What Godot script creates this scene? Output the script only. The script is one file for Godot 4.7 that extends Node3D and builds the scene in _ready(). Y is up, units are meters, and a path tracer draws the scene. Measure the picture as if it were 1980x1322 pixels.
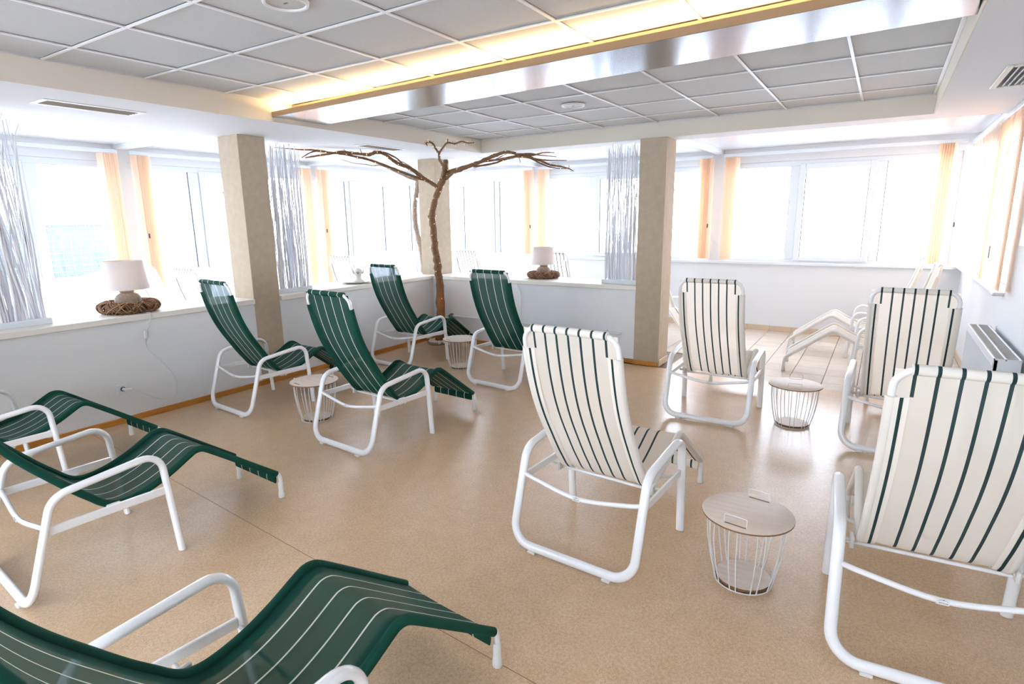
extends Node3D
# A rest room: slatted loungers, half-height walls with pillars, a sunroom round two sides.
# x runs along the back wall, -z runs into the picture, y is up, metres.

var M := {}
var used := {}
var rng := RandomNumberGenerator.new()

# ------------------------------------------------------------------ mesh helpers
class MB:
	var v := PackedVector3Array()
	var n := PackedVector3Array()
	var t := PackedVector2Array()
	var i := PackedInt32Array()
	func vert(p: Vector3, nn: Vector3, uv := Vector2.ZERO) -> int:
		v.append(p); n.append(nn); t.append(uv)
		return v.size() - 1
	func tri(a: int, b: int, c: int) -> void:
		var g := (v[b] - v[a]).cross(v[c] - v[a])
		if g.dot(n[a] + n[b] + n[c]) > 0.0:
			i.append_array([a, c, b])
		else:
			i.append_array([a, b, c])
	func quad(a: int, b: int, c: int, d: int) -> void:
		tri(a, b, c); tri(a, c, d)
	func flat(p: Array, nn: Vector3) -> void:
		var k := []
		for q in p: k.append(vert(q, nn))
		for j in range(1, k.size() - 1): tri(k[0], k[j], k[j + 1])
	# box between two corners with chamfered edges
	func box(a: Vector3, b: Vector3, c := 0.0, xf := Transform3D.IDENTITY) -> void:
		var lo := Vector3(minf(a.x, b.x), minf(a.y, b.y), minf(a.z, b.z))
		var hi := Vector3(maxf(a.x, b.x), maxf(a.y, b.y), maxf(a.z, b.z))
		var m := (lo + hi) * 0.5
		var h := (hi - lo) * 0.5
		c = minf(c, minf(h.x, minf(h.y, h.z)) * 0.9)
		for ax in 3:
			var u := (ax + 1) % 3
			var w := (ax + 2) % 3
			for s in [-1.0, 1.0]:
				var nn := Vector3.ZERO
				nn[ax] = s
				var ps := []
				for q in [[-1.0, -1.0], [1.0, -1.0], [1.0, 1.0], [-1.0, 1.0]]:
					var p := Vector3.ZERO
					p[ax] = s * h[ax]
					p[u] = q[0] * (h[u] - c)
					p[w] = q[1] * (h[w] - c)
					ps.append(xf * (m + p))
				flat(ps, (xf.basis * nn).normalized())
		if c <= 0.0: return
		for ax in 3:
			var u := (ax + 1) % 3
			var w := (ax + 2) % 3
			for s in [-1.0, 1.0]:
				for q in [-1.0, 1.0]:
					var nn := Vector3.ZERO
					nn[u] = s; nn[w] = q
					var ps := []
					for e in [[0, -1.0], [0, 1.0], [1, 1.0], [1, -1.0]]:
						var p := Vector3.ZERO
						p[ax] = e[1] * (h[ax] - c)
						p[u] = s * (h[u] - (c if e[0] == 1 else 0.0))
						p[w] = q * (h[w] - (c if e[0] == 0 else 0.0))
						ps.append(xf * (m + p))
					flat(ps, (xf.basis * nn.normalized()).normalized())
		for sx in [-1.0, 1.0]:
			for sy in [-1.0, 1.0]:
				for sz in [-1.0, 1.0]:
					var s := Vector3(sx, sy, sz)
					var ps := []
					for ax in 3:
						var p := s * (h - Vector3.ONE * c)
						p[ax] = s[ax] * h[ax]
						ps.append(xf * (m + p))
					flat(ps, (xf.basis * s.normalized()).normalized())
	# tube along points; r is a float or an array; ell scales the hint axis
	func tube(p: Array, r, sides := 8, ell := 1.0, hint := Vector3.UP, caps := true, twist := 0.0) -> void:
		var rings := []
		var up := hint
		var vv := 0.0
		for k in p.size():
			var d: Vector3
			if k == 0: d = p[1] - p[0]
			elif k == p.size() - 1: d = p[k] - p[k - 1]
			else: d = (p[k + 1] - p[k]).normalized() + (p[k] - p[k - 1]).normalized()
			d = d.normalized()
			up = up - d * up.dot(d)
			if up.length() < 1e-4:
				up = d.cross(Vector3.RIGHT)
				if up.length() < 1e-3: up = d.cross(Vector3.BACK)
			up = up.normalized()
			var side := d.cross(up)
			var rr: float = r[k] if r is Array else r
			if k > 0: vv += (p[k] - p[k - 1]).length()
			var ring := []
			for j in sides + 1:
				var a := TAU * j / sides + twist
				var q := up * cos(a) * ell + side * sin(a)
				var nn := (up * cos(a) / ell + side * sin(a)).normalized()
				ring.append(vert(p[k] + q * rr, nn, Vector2(float(j) / sides, vv)))
			rings.append(ring)
			if caps and (k == 0 or k == p.size() - 1):
				var cn := -d if k == 0 else d
				var ps := []
				for j in sides: ps.append(v[ring[j]])
				flat(ps, cn)
		for k in rings.size() - 1:
			for j in sides:
				quad(rings[k][j], rings[k][j + 1], rings[k + 1][j + 1], rings[k + 1][j])
	# turn a profile of (radius, height) round y
	func lathe(prof: Array, sides: int, at := Vector3.ZERO, smooth := true) -> void:
		var rows := []
		for k in prof.size():
			var d: Vector2
			if k == 0: d = prof[1] - prof[0]
			elif k == prof.size() - 1: d = prof[k] - prof[k - 1]
			else: d = (prof[k + 1] - prof[k]).normalized() + (prof[k] - prof[k - 1]).normalized()
			var pn := Vector2(d.y, -d.x).normalized()
			var row := []
			for j in sides + 1:
				var a := TAU * j / sides
				var dir := Vector3(cos(a), 0, sin(a))
				row.append(vert(at + dir * prof[k].x + Vector3.UP * prof[k].y, (dir * pn.x + Vector3.UP * pn.y).normalized(), Vector2(float(j) / sides, float(k) / prof.size())))
			rows.append(row)
		for k in rows.size() - 1:
			if smooth:
				for j in sides: quad(rows[k][j], rows[k][j + 1], rows[k + 1][j + 1], rows[k + 1][j])
			else:
				var d: Vector2 = prof[k + 1] - prof[k]
				var pn := Vector2(d.y, -d.x).normalized()
				for j in sides:
					var a := TAU * (j + 0.5) / sides
					flat([v[rows[k][j]], v[rows[k][j + 1]], v[rows[k + 1][j + 1]], v[rows[k + 1][j]]], Vector3(cos(a) * pn.x, pn.y, sin(a) * pn.x))
	func ball(c: Vector3, r: float, a := 8, b := 5) -> void:
		var prof := []
		for k in b + 1:
			var th := PI * k / b - PI / 2
			prof.append(Vector2(maxf(cos(th) * r, 1e-5), sin(th) * r))
		lathe(prof, a, c)
	func add_to(mesh: ArrayMesh, mat: Material) -> void:
		if i.is_empty(): return
		var arr := []
		arr.resize(Mesh.ARRAY_MAX)
		arr[Mesh.ARRAY_VERTEX] = v; arr[Mesh.ARRAY_NORMAL] = n; arr[Mesh.ARRAY_TEX_UV] = t; arr[Mesh.ARRAY_INDEX] = i
		mesh.add_surface_from_arrays(Mesh.PRIMITIVE_TRIANGLES, arr)
		mesh.surface_set_material(mesh.get_surface_count() - 1, mat)

func numbered(called: String) -> String:
	var k: int = used.get(called, 0)
	used[called] = k + 1
	return called if k == 0 else "%s_%03d" % [called, k]

func mesh_of(parts: Array) -> ArrayMesh:      # [[MB, material], ...]
	var m := ArrayMesh.new()
	for p in parts: (p[0] as MB).add_to(m, p[1])
	return m

func put(called: String, m: Mesh, parent: Node = self, at := Vector3.ZERO) -> MeshInstance3D:
	var o := MeshInstance3D.new()
	o.mesh = m
	o.position = at
	o.name = numbered(called) if parent == self else called
	parent.add_child(o, true)
	return o

func obj(called: String, b: MB, mat: Material, parent: Node = self, at := Vector3.ZERO) -> MeshInstance3D:
	return put(called, mesh_of([[b, mat]]), parent, at)

func tag(o: Node, label: String, category: String, group := "", kind := "") -> Node:
	o.set_meta("label", label)
	if category: o.set_meta("category", category)
	if group: o.set_meta("group", group)
	if kind: o.set_meta("kind", kind)
	return o

func thing(called: String, label: String, category: String, at := Vector3.ZERO, turn := 0.0, group := "", kind := "") -> Node3D:
	var o := Node3D.new()
	o.name = numbered(called)
	add_child(o)
	o.position = at
	o.rotation.y = turn
	tag(o, label, category, group, kind)
	return o

func setting(called: String, label: String, category: String) -> Node3D:
	return thing(called, label, category, Vector3.ZERO, 0.0, "", "structure")

func bx(a: Vector3, b: Vector3, c := 0.0) -> MB:
	var m := MB.new()
	m.box(a, b, c)
	return m

# rounds the corners of a polyline
func fillet(p: Array, r: Array, seg := 6) -> Array:
	var out := [p[0]]
	for k in range(1, p.size() - 1):
		var rr: float = r[k]
		if rr <= 0.0:
			out.append(p[k]); continue
		var a: Vector3 = (p[k - 1] - p[k]).normalized()
		var b: Vector3 = (p[k + 1] - p[k]).normalized()
		var half := acos(clampf(a.dot(b), -1, 1)) / 2.0
		var d := rr / tan(half)
		var c: Vector3 = p[k] + (a + b).normalized() * (rr / sin(half))
		var s: Vector3 = p[k] + a * d - c
		var e: Vector3 = p[k] + b * d - c
		for j in seg + 1: out.append(c + s.slerp(e, float(j) / seg))
	out.append(p[p.size() - 1])
	return out

func smooth_path(p: Array, seg := 5) -> Array:
	var out := []
	for k in p.size() - 1:
		var a = p[maxi(k - 1, 0)]
		var d = p[mini(k + 2, p.size() - 1)]
		for j in seg: out.append(p[k].cubic_interpolate(p[k + 1], a, d, float(j) / seg))
	out.append(p[p.size() - 1])
	return out

# ------------------------------------------------------------------ materials
func mat(c: Color, rough := 0.6, metal := 0.0) -> StandardMaterial3D:
	var m := StandardMaterial3D.new()
	m.albedo_color = c
	m.roughness = rough
	m.metallic = metal
	m.cull_mode = BaseMaterial3D.CULL_DISABLED
	return m

func srgb(r: float, g: float, b: float, a := 1.0) -> Color:
	return Color(r / 255.0, g / 255.0, b / 255.0, a)

func noise_tex(size: int, seed_: int, layers: Array, ramp: Gradient) -> ImageTexture:
	# layers: [frequency, weight]
	var bytes := []
	var total := 0.0
	for l in layers:
		var f := FastNoiseLite.new()
		f.seed = seed_ + bytes.size() * 7
		f.noise_type = FastNoiseLite.TYPE_SIMPLEX_SMOOTH
		f.frequency = l[0]
		f.fractal_octaves = 2
		var im := f.get_seamless_image(size, size)
		im.convert(Image.FORMAT_L8)
		bytes.append(im.get_data())
		total += l[1]
	var out := PackedByteArray()
	out.resize(size * size * 3)
	var lut := []
	for k in 256: lut.append(ramp.sample(k / 255.0))
	for k in size * size:
		var s := 0.0
		for j in layers.size(): s += bytes[j][k] * layers[j][1]
		var c: Color = lut[clampi(int(s / total), 0, 255)]
		out[k * 3] = int(c.r * 255); out[k * 3 + 1] = int(c.g * 255); out[k * 3 + 2] = int(c.b * 255)
	var img := Image.create_from_data(size, size, false, Image.FORMAT_RGB8, out)
	return ImageTexture.create_from_image(img)

func ramp(cols: Array) -> Gradient:
	var g := Gradient.new()
	var o := PackedFloat32Array()
	var c := PackedColorArray()
	for x in cols:
		o.append(x[0]); c.append(x[1])
	g.offsets = o; g.colors = c
	return g

func textured(m: StandardMaterial3D, tex: Texture2D, scale: float) -> StandardMaterial3D:
	m.albedo_color = Color.WHITE
	m.albedo_texture = tex
	m.uv1_triplanar = true
	m.uv1_world_triplanar = true
	m.uv1_scale = Vector3.ONE * scale
	return m

func make_materials() -> void:
	M.wall = mat(srgb(232, 234, 235), 0.7)
	var plaster := noise_tex(256, 5, [[0.03, 1.0], [0.2, 1.4]], ramp([[0.0, Color(0.35, 0.35, 0.35)], [1.0, Color(0.65, 0.65, 0.65)]]))
	for k in ["wall"]:
		M[k].heightmap_enabled = true
		M[k].heightmap_texture = plaster
		M[k].heightmap_scale = 0.08
		M[k].uv1_triplanar = true
		M[k].uv1_world_triplanar = true
		M[k].uv1_scale = Vector3.ONE * 2.5
	M.slab = mat(srgb(240, 236, 226), 0.35)
	M.pillar = textured(mat(Color.WHITE, 0.8), noise_tex(256, 31, [[0.02, 1.0], [0.35, 1.3]], ramp([[0.0, srgb(170, 153, 130)], [1.0, srgb(188, 172, 149)]])), 2.0)
	M.pillar.heightmap_enabled = true
	M.pillar.heightmap_texture = plaster
	M.pillar.heightmap_scale = 0.1
	M.coffer = mat(srgb(232, 224, 208), 0.75)
	M.soffit = mat(srgb(238, 239, 240), 0.7)
	M.tile_c = textured(mat(Color.WHITE, 0.9), noise_tex(256, 11, [[0.05, 0.6], [0.4, 1.5]], ramp([[0.0, srgb(209, 212, 212)], [1.0, srgb(223, 225, 225)]])), 2.2)
	M.tbar = mat(srgb(252, 252, 252), 0.35)
	M.gap = mat(srgb(150, 147, 142), 0.9)
	M.lino = textured(mat(Color.WHITE, 0.3), noise_tex(1024, 3, [[0.012, 0.35], [0.09, 0.9], [0.33, 1.9]], ramp([[0.0, srgb(148, 117, 87)], [0.38, srgb(186, 154, 119)], [0.55, srgb(203, 172, 137)], [0.75, srgb(218, 190, 157)], [1.0, srgb(228, 206, 177)]])), 0.55)
	M.lino.metallic_specular = 0.55
	M.seam = mat(srgb(120, 95, 72), 0.8)
	M.tile_a = textured(mat(Color.WHITE, 0.22), noise_tex(256, 21, [[0.02, 1.0], [0.15, 0.7]], ramp([[0.0, srgb(214, 198, 180)], [1.0, srgb(228, 215, 200)]])), 1.5)
	M.tile_b = textured(mat(Color.WHITE, 0.2), noise_tex(256, 22, [[0.02, 1.0], [0.15, 0.7]], ramp([[0.0, srgb(208, 192, 173)], [1.0, srgb(224, 210, 193)]])), 1.5)
	M.grout = mat(srgb(126, 110, 96), 0.9)
	M.skirt = mat(srgb(206, 182, 155), 0.35)
	M.wood = textured(mat(Color.WHITE, 0.4), noise_tex(256, 41, [[0.02, 1.0], [0.12, 0.8]], ramp([[0.0, srgb(150, 92, 28)], [0.5, srgb(182, 118, 44)], [1.0, srgb(206, 146, 66)]])), 1.0)
	M.wood.uv1_scale = Vector3(0.5, 14.0, 0.5)
	M.gloss = mat(srgb(240, 242, 246), 0.16)
	M.gloss.metallic_specular = 0.75
	M.pvc = mat(srgb(226, 231, 235), 0.3)
	M.gasket = mat(srgb(60, 64, 70), 0.6)
	M.glass = mat(Color(1, 1, 1, 0.04), 0.02)
	M.glass.transparency = BaseMaterial3D.TRANSPARENCY_ALPHA
	M.metal = mat(srgb(158, 160, 165), 0.2, 0.9)
	M.beam_side = mat(srgb(140, 114, 82), 0.5)
	M.frame = mat(srgb(243, 243, 243), 0.28)
	M.frame.clearcoat_enabled = true
	M.frame.clearcoat = 0.5
	M.frame.clearcoat_roughness = 0.12
	M.plastic = mat(srgb(226, 224, 218), 0.5)
	M.steel = mat(srgb(120, 120, 122), 0.35, 0.9)
	M.green = cloth(srgb(7, 61, 51, 0.935), Color(0.05, 0.15, 0.12), 0.0)
	M.green_roll = cloth(srgb(8, 64, 51), Color(0.03, 0.1, 0.08), 0.0)
	M.green_line = cloth(srgb(214, 222, 210, 0.95), Color(0.3, 0.3, 0.28))
	M.white = cloth(srgb(246, 242, 234, 0.80), Color(0.95, 0.92, 0.86))
	M.white_roll = cloth(srgb(246, 242, 234), Color(0.6, 0.57, 0.52))
	M.white_line = cloth(srgb(34, 56, 58, 0.97), Color(0.05, 0.07, 0.07))
	M.ink = mat(srgb(40, 42, 52), 0.5)
	M.badge = mat(srgb(90, 96, 110), 0.4)
	M.disc = textured(mat(Color.WHITE, 0.55), noise_tex(256, 51, [[0.01, 1.0], [0.06, 0.5]], ramp([[0.0, srgb(206, 188, 170)], [1.0, srgb(226, 212, 198)]])), 1.0)
	M.disc.uv1_scale = Vector3(2.0, 2.0, 12.0)
	M.disc_edge = mat(srgb(120, 84, 48), 0.6)
	M.wire = mat(srgb(226, 224, 220), 0.35)
	M.shade = mat(srgb(236, 230, 226), 0.8)
	M.shade.backlight_enabled = true
	M.shade.backlight = Color(0.7, 0.66, 0.62)
	M.ceramic = textured(mat(Color.WHITE, 0.75), noise_tex(256, 61, [[0.03, 1.0], [0.14, 1.2]], ramp([[0.0, srgb(92, 82, 70)], [0.45, srgb(130, 118, 104)], [1.0, srgb(180, 170, 156)]])), 4.0)
	M.bulb = mat(srgb(255, 220, 170), 0.4)
	M.bulb.emission_enabled = true
	M.bulb.emission = srgb(255, 196, 120)
	M.bulb.emission_energy_multiplier = 3.0
	M.fairy = mat(srgb(255, 226, 180), 0.4)
	M.fairy.emission_enabled = true
	M.fairy.emission = srgb(255, 206, 140)
	M.fairy.emission_energy_multiplier = 3.0
	M.strip = mat(srgb(255, 230, 190), 0.4)
	M.strip.emission_enabled = true
	M.strip.emission = srgb(255, 202, 130)
	M.strip.emission_energy_multiplier = 4.0
	M.wicker = mat(srgb(112, 78, 52), 0.7)
	M.wicker_b = mat(srgb(160, 122, 88), 0.7)
	M.bark = textured(mat(Color.WHITE, 0.85), noise_tex(256, 71, [[0.03, 1.0], [0.12, 1.0]], ramp([[0.0, srgb(74, 50, 32)], [0.5, srgb(118, 84, 54)], [1.0, srgb(160, 124, 88)]])), 5.0)
	M.bark.uv1_scale = Vector3(9, 3, 9)
	M.bark_b = textured(mat(Color.WHITE, 0.85), noise_tex(256, 72, [[0.03, 1.0], [0.12, 1.0]], ramp([[0.0, srgb(110, 90, 76)], [0.5, srgb(158, 140, 124)], [1.0, srgb(196, 182, 168)]])), 5.0)
	M.twig = mat(srgb(244, 244, 248), 0.7)
	M.twig_b = mat(srgb(228, 228, 236), 0.75)
	M.blind = cloth(srgb(255, 241, 228, 0.96), Color(1.0, 0.92, 0.83))
	M.blind.roughness = 0.9
	M.cream = mat(srgb(226, 220, 206), 0.5)
	M.blade = mat(srgb(158, 152, 140), 0.5)
	M.grille = mat(srgb(206, 204, 198), 0.5)
	M.snow = mat(srgb(240, 243, 248), 0.9)
	M.net = mat(srgb(80, 92, 86), 0.9)
	M.branch = mat(srgb(112, 100, 90), 0.9)
	M.galvanised = mat(srgb(168, 170, 172), 0.6)
	M.stone = mat(srgb(214, 208, 198), 0.6)

func cloth(c: Color, back: Color, sheen := 0.15) -> StandardMaterial3D:
	var m := mat(c, 0.75)
	m.backlight_enabled = true
	m.backlight = back
	m.metallic_specular = 0.3
	m.rim_enabled = sheen > 0.0
	m.rim = sheen
	m.rim_tint = 0.6
	if c.a < 0.999: m.transparency = BaseMaterial3D.TRANSPARENCY_ALPHA
	return m

# ------------------------------------------------------------------ plan of the room
const EYE := 1.68
const XL := -5.386          # room face of the left half wall
const ZB := -6.335          # room face of the back half wall
const XO := -8.15           # inner face of the far left window wall
const ZO := -9.24           # inner face of the far back window wall
const XR := 0.865           # right wall
const ZF := 2.6             # wall behind the photographer
const SOF := 2.52           # underside of the soffit
const CEI := 2.68           # tiled ceiling
const COR := 2.64           # sunroom ceiling
const SL := 0.915           # top of the half walls
const CX0 := -4.5           # coffer
const CX1 := 0.25
const CZ0 := -6.36
const CZ1 := 1.7

func _ready() -> void:
	rng.seed = 20240611
	# camera
	var cam := Camera3D.new()
	cam.name = "camera"
	add_child(cam)
	cam.position = Vector3(0, EYE, 0)
	cam.rotation = Vector3(deg_to_rad(-12.005), deg_to_rad(32.618), -0.0126)
	cam.fov = rad_to_deg(2.0 * atan(661.0 / 1113.7))
	cam.near = 0.05
	cam.far = 300.0
	cam.current = true
	# overcast winter sky
	var sky_mat := ProceduralSkyMaterial.new()
	sky_mat.sky_top_color = srgb(224, 236, 255)
	sky_mat.sky_horizon_color = srgb(242, 247, 255)
	sky_mat.ground_bottom_color = srgb(220, 230, 245)
	sky_mat.ground_horizon_color = srgb(232, 240, 252)
	sky_mat.sun_angle_max = 0.0
	sky_mat.sky_energy_multiplier = 4.0
	sky_mat.ground_energy_multiplier = 4.0
	var sky := Sky.new()
	sky.sky_material = sky_mat
	var env := Environment.new()
	env.background_mode = Environment.BG_SKY
	env.sky = sky
	env.tonemap_mode = Environment.TONE_MAPPER_LINEAR
	env.tonemap_exposure = 0.62
	env.sdfgi_enabled = true
	env.ssao_enabled = true
	env.ssil_enabled = true
	var we := WorldEnvironment.new()
	we.name = "world"
	we.environment = env
	add_child(we)
	make_materials()
	build_floor()
	build_walls()
	build_ceiling()
	build_windows()
	build_outside()
	build_beam()
	build_loungers()
	build_tables()
	build_lamps()
	build_tree()
	build_screens()
	build_blinds()
	build_fittings()

# ------------------------------------------------------------------ shell
func build_floor() -> void:
	var f := setting("floor", "speckled beige linoleum floor with pale tiles towards the windows", "floor")
	var e := -6.285
	obj("subfloor", bx(Vector3(XO - 0.4, -0.25, ZF + 0.3), Vector3(XR + 0.4, -0.012, ZO - 0.4)), M.grout, f)
	var za := -1.575 + 0.0755 * (XR + 0.98)     # the joint runs a little askew
	var zb := -1.575 + 0.0755 * (XL - 0.1 + 0.98)
	for k in 2:
		var sheet := MB.new()
		var edge := 0.0 if k == 0 else -0.004
		var far := ZF if k == 0 else e
		sheet.flat([Vector3(XL - 0.1, 0, far), Vector3(XR, 0, far), Vector3(XR, 0, za + edge), Vector3(XL - 0.1, 0, zb + edge)], Vector3.UP)
		sheet.flat([Vector3(XR, 0, za + edge), Vector3(XL - 0.1, 0, zb + edge), Vector3(XL - 0.1, -0.012, zb + edge), Vector3(XR, -0.012, za + edge)], Vector3(0, 0, -1.0 if k == 0 else 1.0))
		sheet.flat([Vector3(XL - 0.1, 0, far), Vector3(XR, 0, far), Vector3(XR, -0.012, far), Vector3(XL - 0.1, -0.012, far)], Vector3(0, 0, 1.0 if k == 0 else -1.0))
		sheet.flat([Vector3(XL - 0.1, -0.012, far), Vector3(XR, -0.012, far), Vector3(XR, -0.012, za + edge), Vector3(XL - 0.1, -0.012, zb + edge)], Vector3.DOWN)
		obj("linoleum_sheet", sheet, M.lino, f)
	var weld := MB.new()
	weld.flat([Vector3(XL - 0.1, -0.0015, zb), Vector3(XR, -0.0015, za), Vector3(XR, -0.0015, za - 0.004), Vector3(XL - 0.1, -0.0015, zb - 0.004)], Vector3.UP)
	obj("seam_weld", weld, M.seam, f)
	# tiles that show, then one slab of the same tile where the half walls hide it
	var shared := {}
	var x := -1.955 - 0.312
	var col := 0
	while x < XR - 0.01:
		var z := e
		var row := 0
		while z > ZO + 0.01:
			var d := 0.235 if row == 0 else 0.312
			var x2 := minf(x + 0.312, XR)
			var z2 := maxf(z - d, ZO)
			var size := Vector2(x2 - x - 0.005, z - z2 - 0.005)
			if x > -1.97 or z < -6.9:
				var key := "%.3f %.3f" % [size.x, size.y]
				if not shared.has(key):
					shared[key] = [mesh_of([[bx(Vector3(0, -0.012, 0), Vector3(size.x, -0.0005, -size.y), 0.002), M.tile_a]]), mesh_of([[bx(Vector3(0, -0.012, 0), Vector3(size.x, -0.0005, -size.y), 0.002), M.tile_b]])]
				put("tile", shared[key][0 if rng.randf() < 0.55 else 1], f, Vector3(x + 0.0025, 0, z - 0.0025))
			z -= d
			row += 1
		x += 0.312
		col += 1
	var slab := MB.new()
	slab.box(Vector3(XO, -0.012, ZF), Vector3(XL - 0.45, -0.001, ZO))
	slab.box(Vector3(XL - 0.45, -0.012, ZB - 0.45), Vector3(-2.27, -0.001, ZO))
	obj("tiled_sunroom_floor", slab, M.tile_a, f)

func build_walls() -> void:
	var w := setting("wall_left", "white half-height wall along the left side of the room", "wall")
	obj("wall_body", bx(Vector3(XL, 0, ZF), Vector3(XL - 0.5, SL - 0.05, ZB - 0.5)), M.wall, w)
	w = setting("wall_back", "white half-height wall between the tree corner and the right pillar", "wall")
	obj("wall_body", bx(Vector3(XL, 0, ZB), Vector3(-2.352, SL - 0.05, ZB - 0.5)), M.wall, w)
	w = setting("trim_1", "cream ledge board on the left half wall", "ledge")
	for z in [[ZF, -3.520], [-3.835, ZB - 0.53]]:
		obj("ledge_board", bx(Vector3(XL + 0.022, SL - 0.05, z[0]), Vector3(XL - 0.55, SL, z[1]), 0.004), M.slab, w)
	w = setting("trim_2", "cream ledge board on the back half wall", "ledge")
	obj("ledge_board", bx(Vector3(XL + 0.024, SL - 0.05, ZB + 0.022), Vector3(-2.342, SL, ZB - 0.55), 0.004), M.slab, w)
	# pillars
	var pil := [[Vector3(XL + 0.004, 0, -3.520), Vector3(XL - 0.325, SOF, -3.822), "beige plastered pillar standing in the left half wall"],
		[Vector3(-2.350, 0, ZB + 0.022), Vector3(-2.052, SOF, ZB - 0.305), "beige plastered pillar at the open end of the back half wall"],
		[Vector3(-5.372, SL, -6.455), Vector3(-5.682, SOF, -6.775), "beige pillar in the corner behind the decorative tree"]]
	for p in pil:
		tag(obj("pillar", bx(p[0], p[1], 0.004), M.pillar), p[2], "pillar", "", "structure")
	# outer walls
	w = setting("wall_right", "plain white right-hand wall with a radiator on it", "wall")
	obj("wall_body", bx(Vector3(XR, 0, -6.06), Vector3(XR + 0.3, 2.9, ZF + 0.3)), M.wall, w)
	obj("wall_body", bx(Vector3(XR, 0, ZO - 0.3), Vector3(XR + 0.3, 1.03, -6.06)), M.wall, w)
	obj("wall_body", bx(Vector3(XR, 2.44, ZO - 0.3), Vector3(XR + 0.3, 2.9, -6.06)), M.wall, w)
	w = setting("wall_windows_back", "white window wall of the sunroom at the far end", "wall")
	obj("wall_body", bx(Vector3(XO - 0.3, 0, ZO), Vector3(XR, 1.0, ZO - 0.3)), M.wall, w)
	obj("wall_body", bx(Vector3(XO - 0.3, 2.44, ZO), Vector3(XR, 2.9, ZO - 0.3)), M.wall, w)
	for x in [[XO - 0.3, -8.1], [-5.37, -5.25], [-2.25, -2.10], [0.72, XR]]:
		obj("wall_post", bx(Vector3(x[0], 1.0, ZO), Vector3(x[1], 2.44, ZO - 0.3)), M.wall, w)
	w = setting("wall_windows_left", "white window wall of the sunroom on the left", "wall")
	obj("wall_body", bx(Vector3(XO, 0, ZF), Vector3(XO - 0.3, 0.22, ZO)), M.wall, w)
	obj("wall_body", bx(Vector3(XO, 2.44, ZF), Vector3(XO - 0.3, 2.9, ZO)), M.wall, w)
	for z in [[ZO, -9.13], [-6.64, -6.50], [-3.78, -3.64], [-0.92, -0.78], [1.94, ZF]]:
		obj("wall_post", bx(Vector3(XO, 0.22, z[0]), Vector3(XO - 0.3, 2.44, z[1])), M.wall, w)
	w = setting("wall_front", "plain wall behind the viewer", "wall")
	obj("wall_body", bx(Vector3(XO - 0.3, 0, ZF), Vector3(XR, 0.8, ZF + 0.3)), M.wall, w)
	obj("wall_body", bx(Vector3(XO - 0.3, 2.44, ZF), Vector3(XR, 2.9, ZF + 0.3)), M.wall, w)
	for x in [[XO - 0.3, XL + 0.1], [-2.35, -2.15], [0.7, XR]]:
		obj("wall_post", bx(Vector3(x[0], 0.8, ZF), Vector3(x[1], 2.44, ZF + 0.3)), M.wall, w)
	# skirtings
	w = setting("baseboard_left", "orange-brown wooden skirting of the left half wall", "skirting")
	obj("board", bx(Vector3(XL, 0, ZF), Vector3(XL + 0.014, 0.052, ZB), 0.003), M.wood, w)
	w = setting("baseboard_back", "orange-brown wooden skirting of the back half wall", "skirting")
	obj("board", bx(Vector3(XL + 0.014, 0, ZB), Vector3(-2.352, 0.052, ZB + 0.014), 0.003), M.wood, w)
	obj("board", bx(Vector3(-2.352, 0, ZB + 0.022), Vector3(-2.056, 0.052, ZB + 0.036), 0.003), M.wood, w)
	w = setting("baseboard_tiles", "tan tile skirting of the tiled sunroom", "skirting")
	var sk := mesh_of([[bx(Vector3(0, 0, 0), Vector3(0.307, 0.078, 0.012), 0.003), M.skirt]])
	var x := XR - 0.312
	while x > -3.0:
		put("skirting_tile", sk, w, Vector3(x, 0, ZO))
		x -= 0.312
	var sk2 := mesh_of([[bx(Vector3(-0.012, 0, 0), Vector3(0, 0.078, -0.307), 0.003), M.skirt]])
	var z := -6.30
	while z > ZO + 0.2:
		put("skirting_tile", sk2, w, Vector3(XR, 0, z))
		z -= 0.312
	put("skirting_tile", mesh_of([[bx(Vector3(-2.052, 0, ZB + 0.018), Vector3(-2.040, 0.078, ZB - 0.10), 0.003), M.skirt]]), w)
	put("skirting_tile", mesh_of([[bx(Vector3(-2.052, 0, ZB - 0.105), Vector3(-2.040, 0.078, ZB - 0.30), 0.003), M.skirt]]), w)

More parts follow.
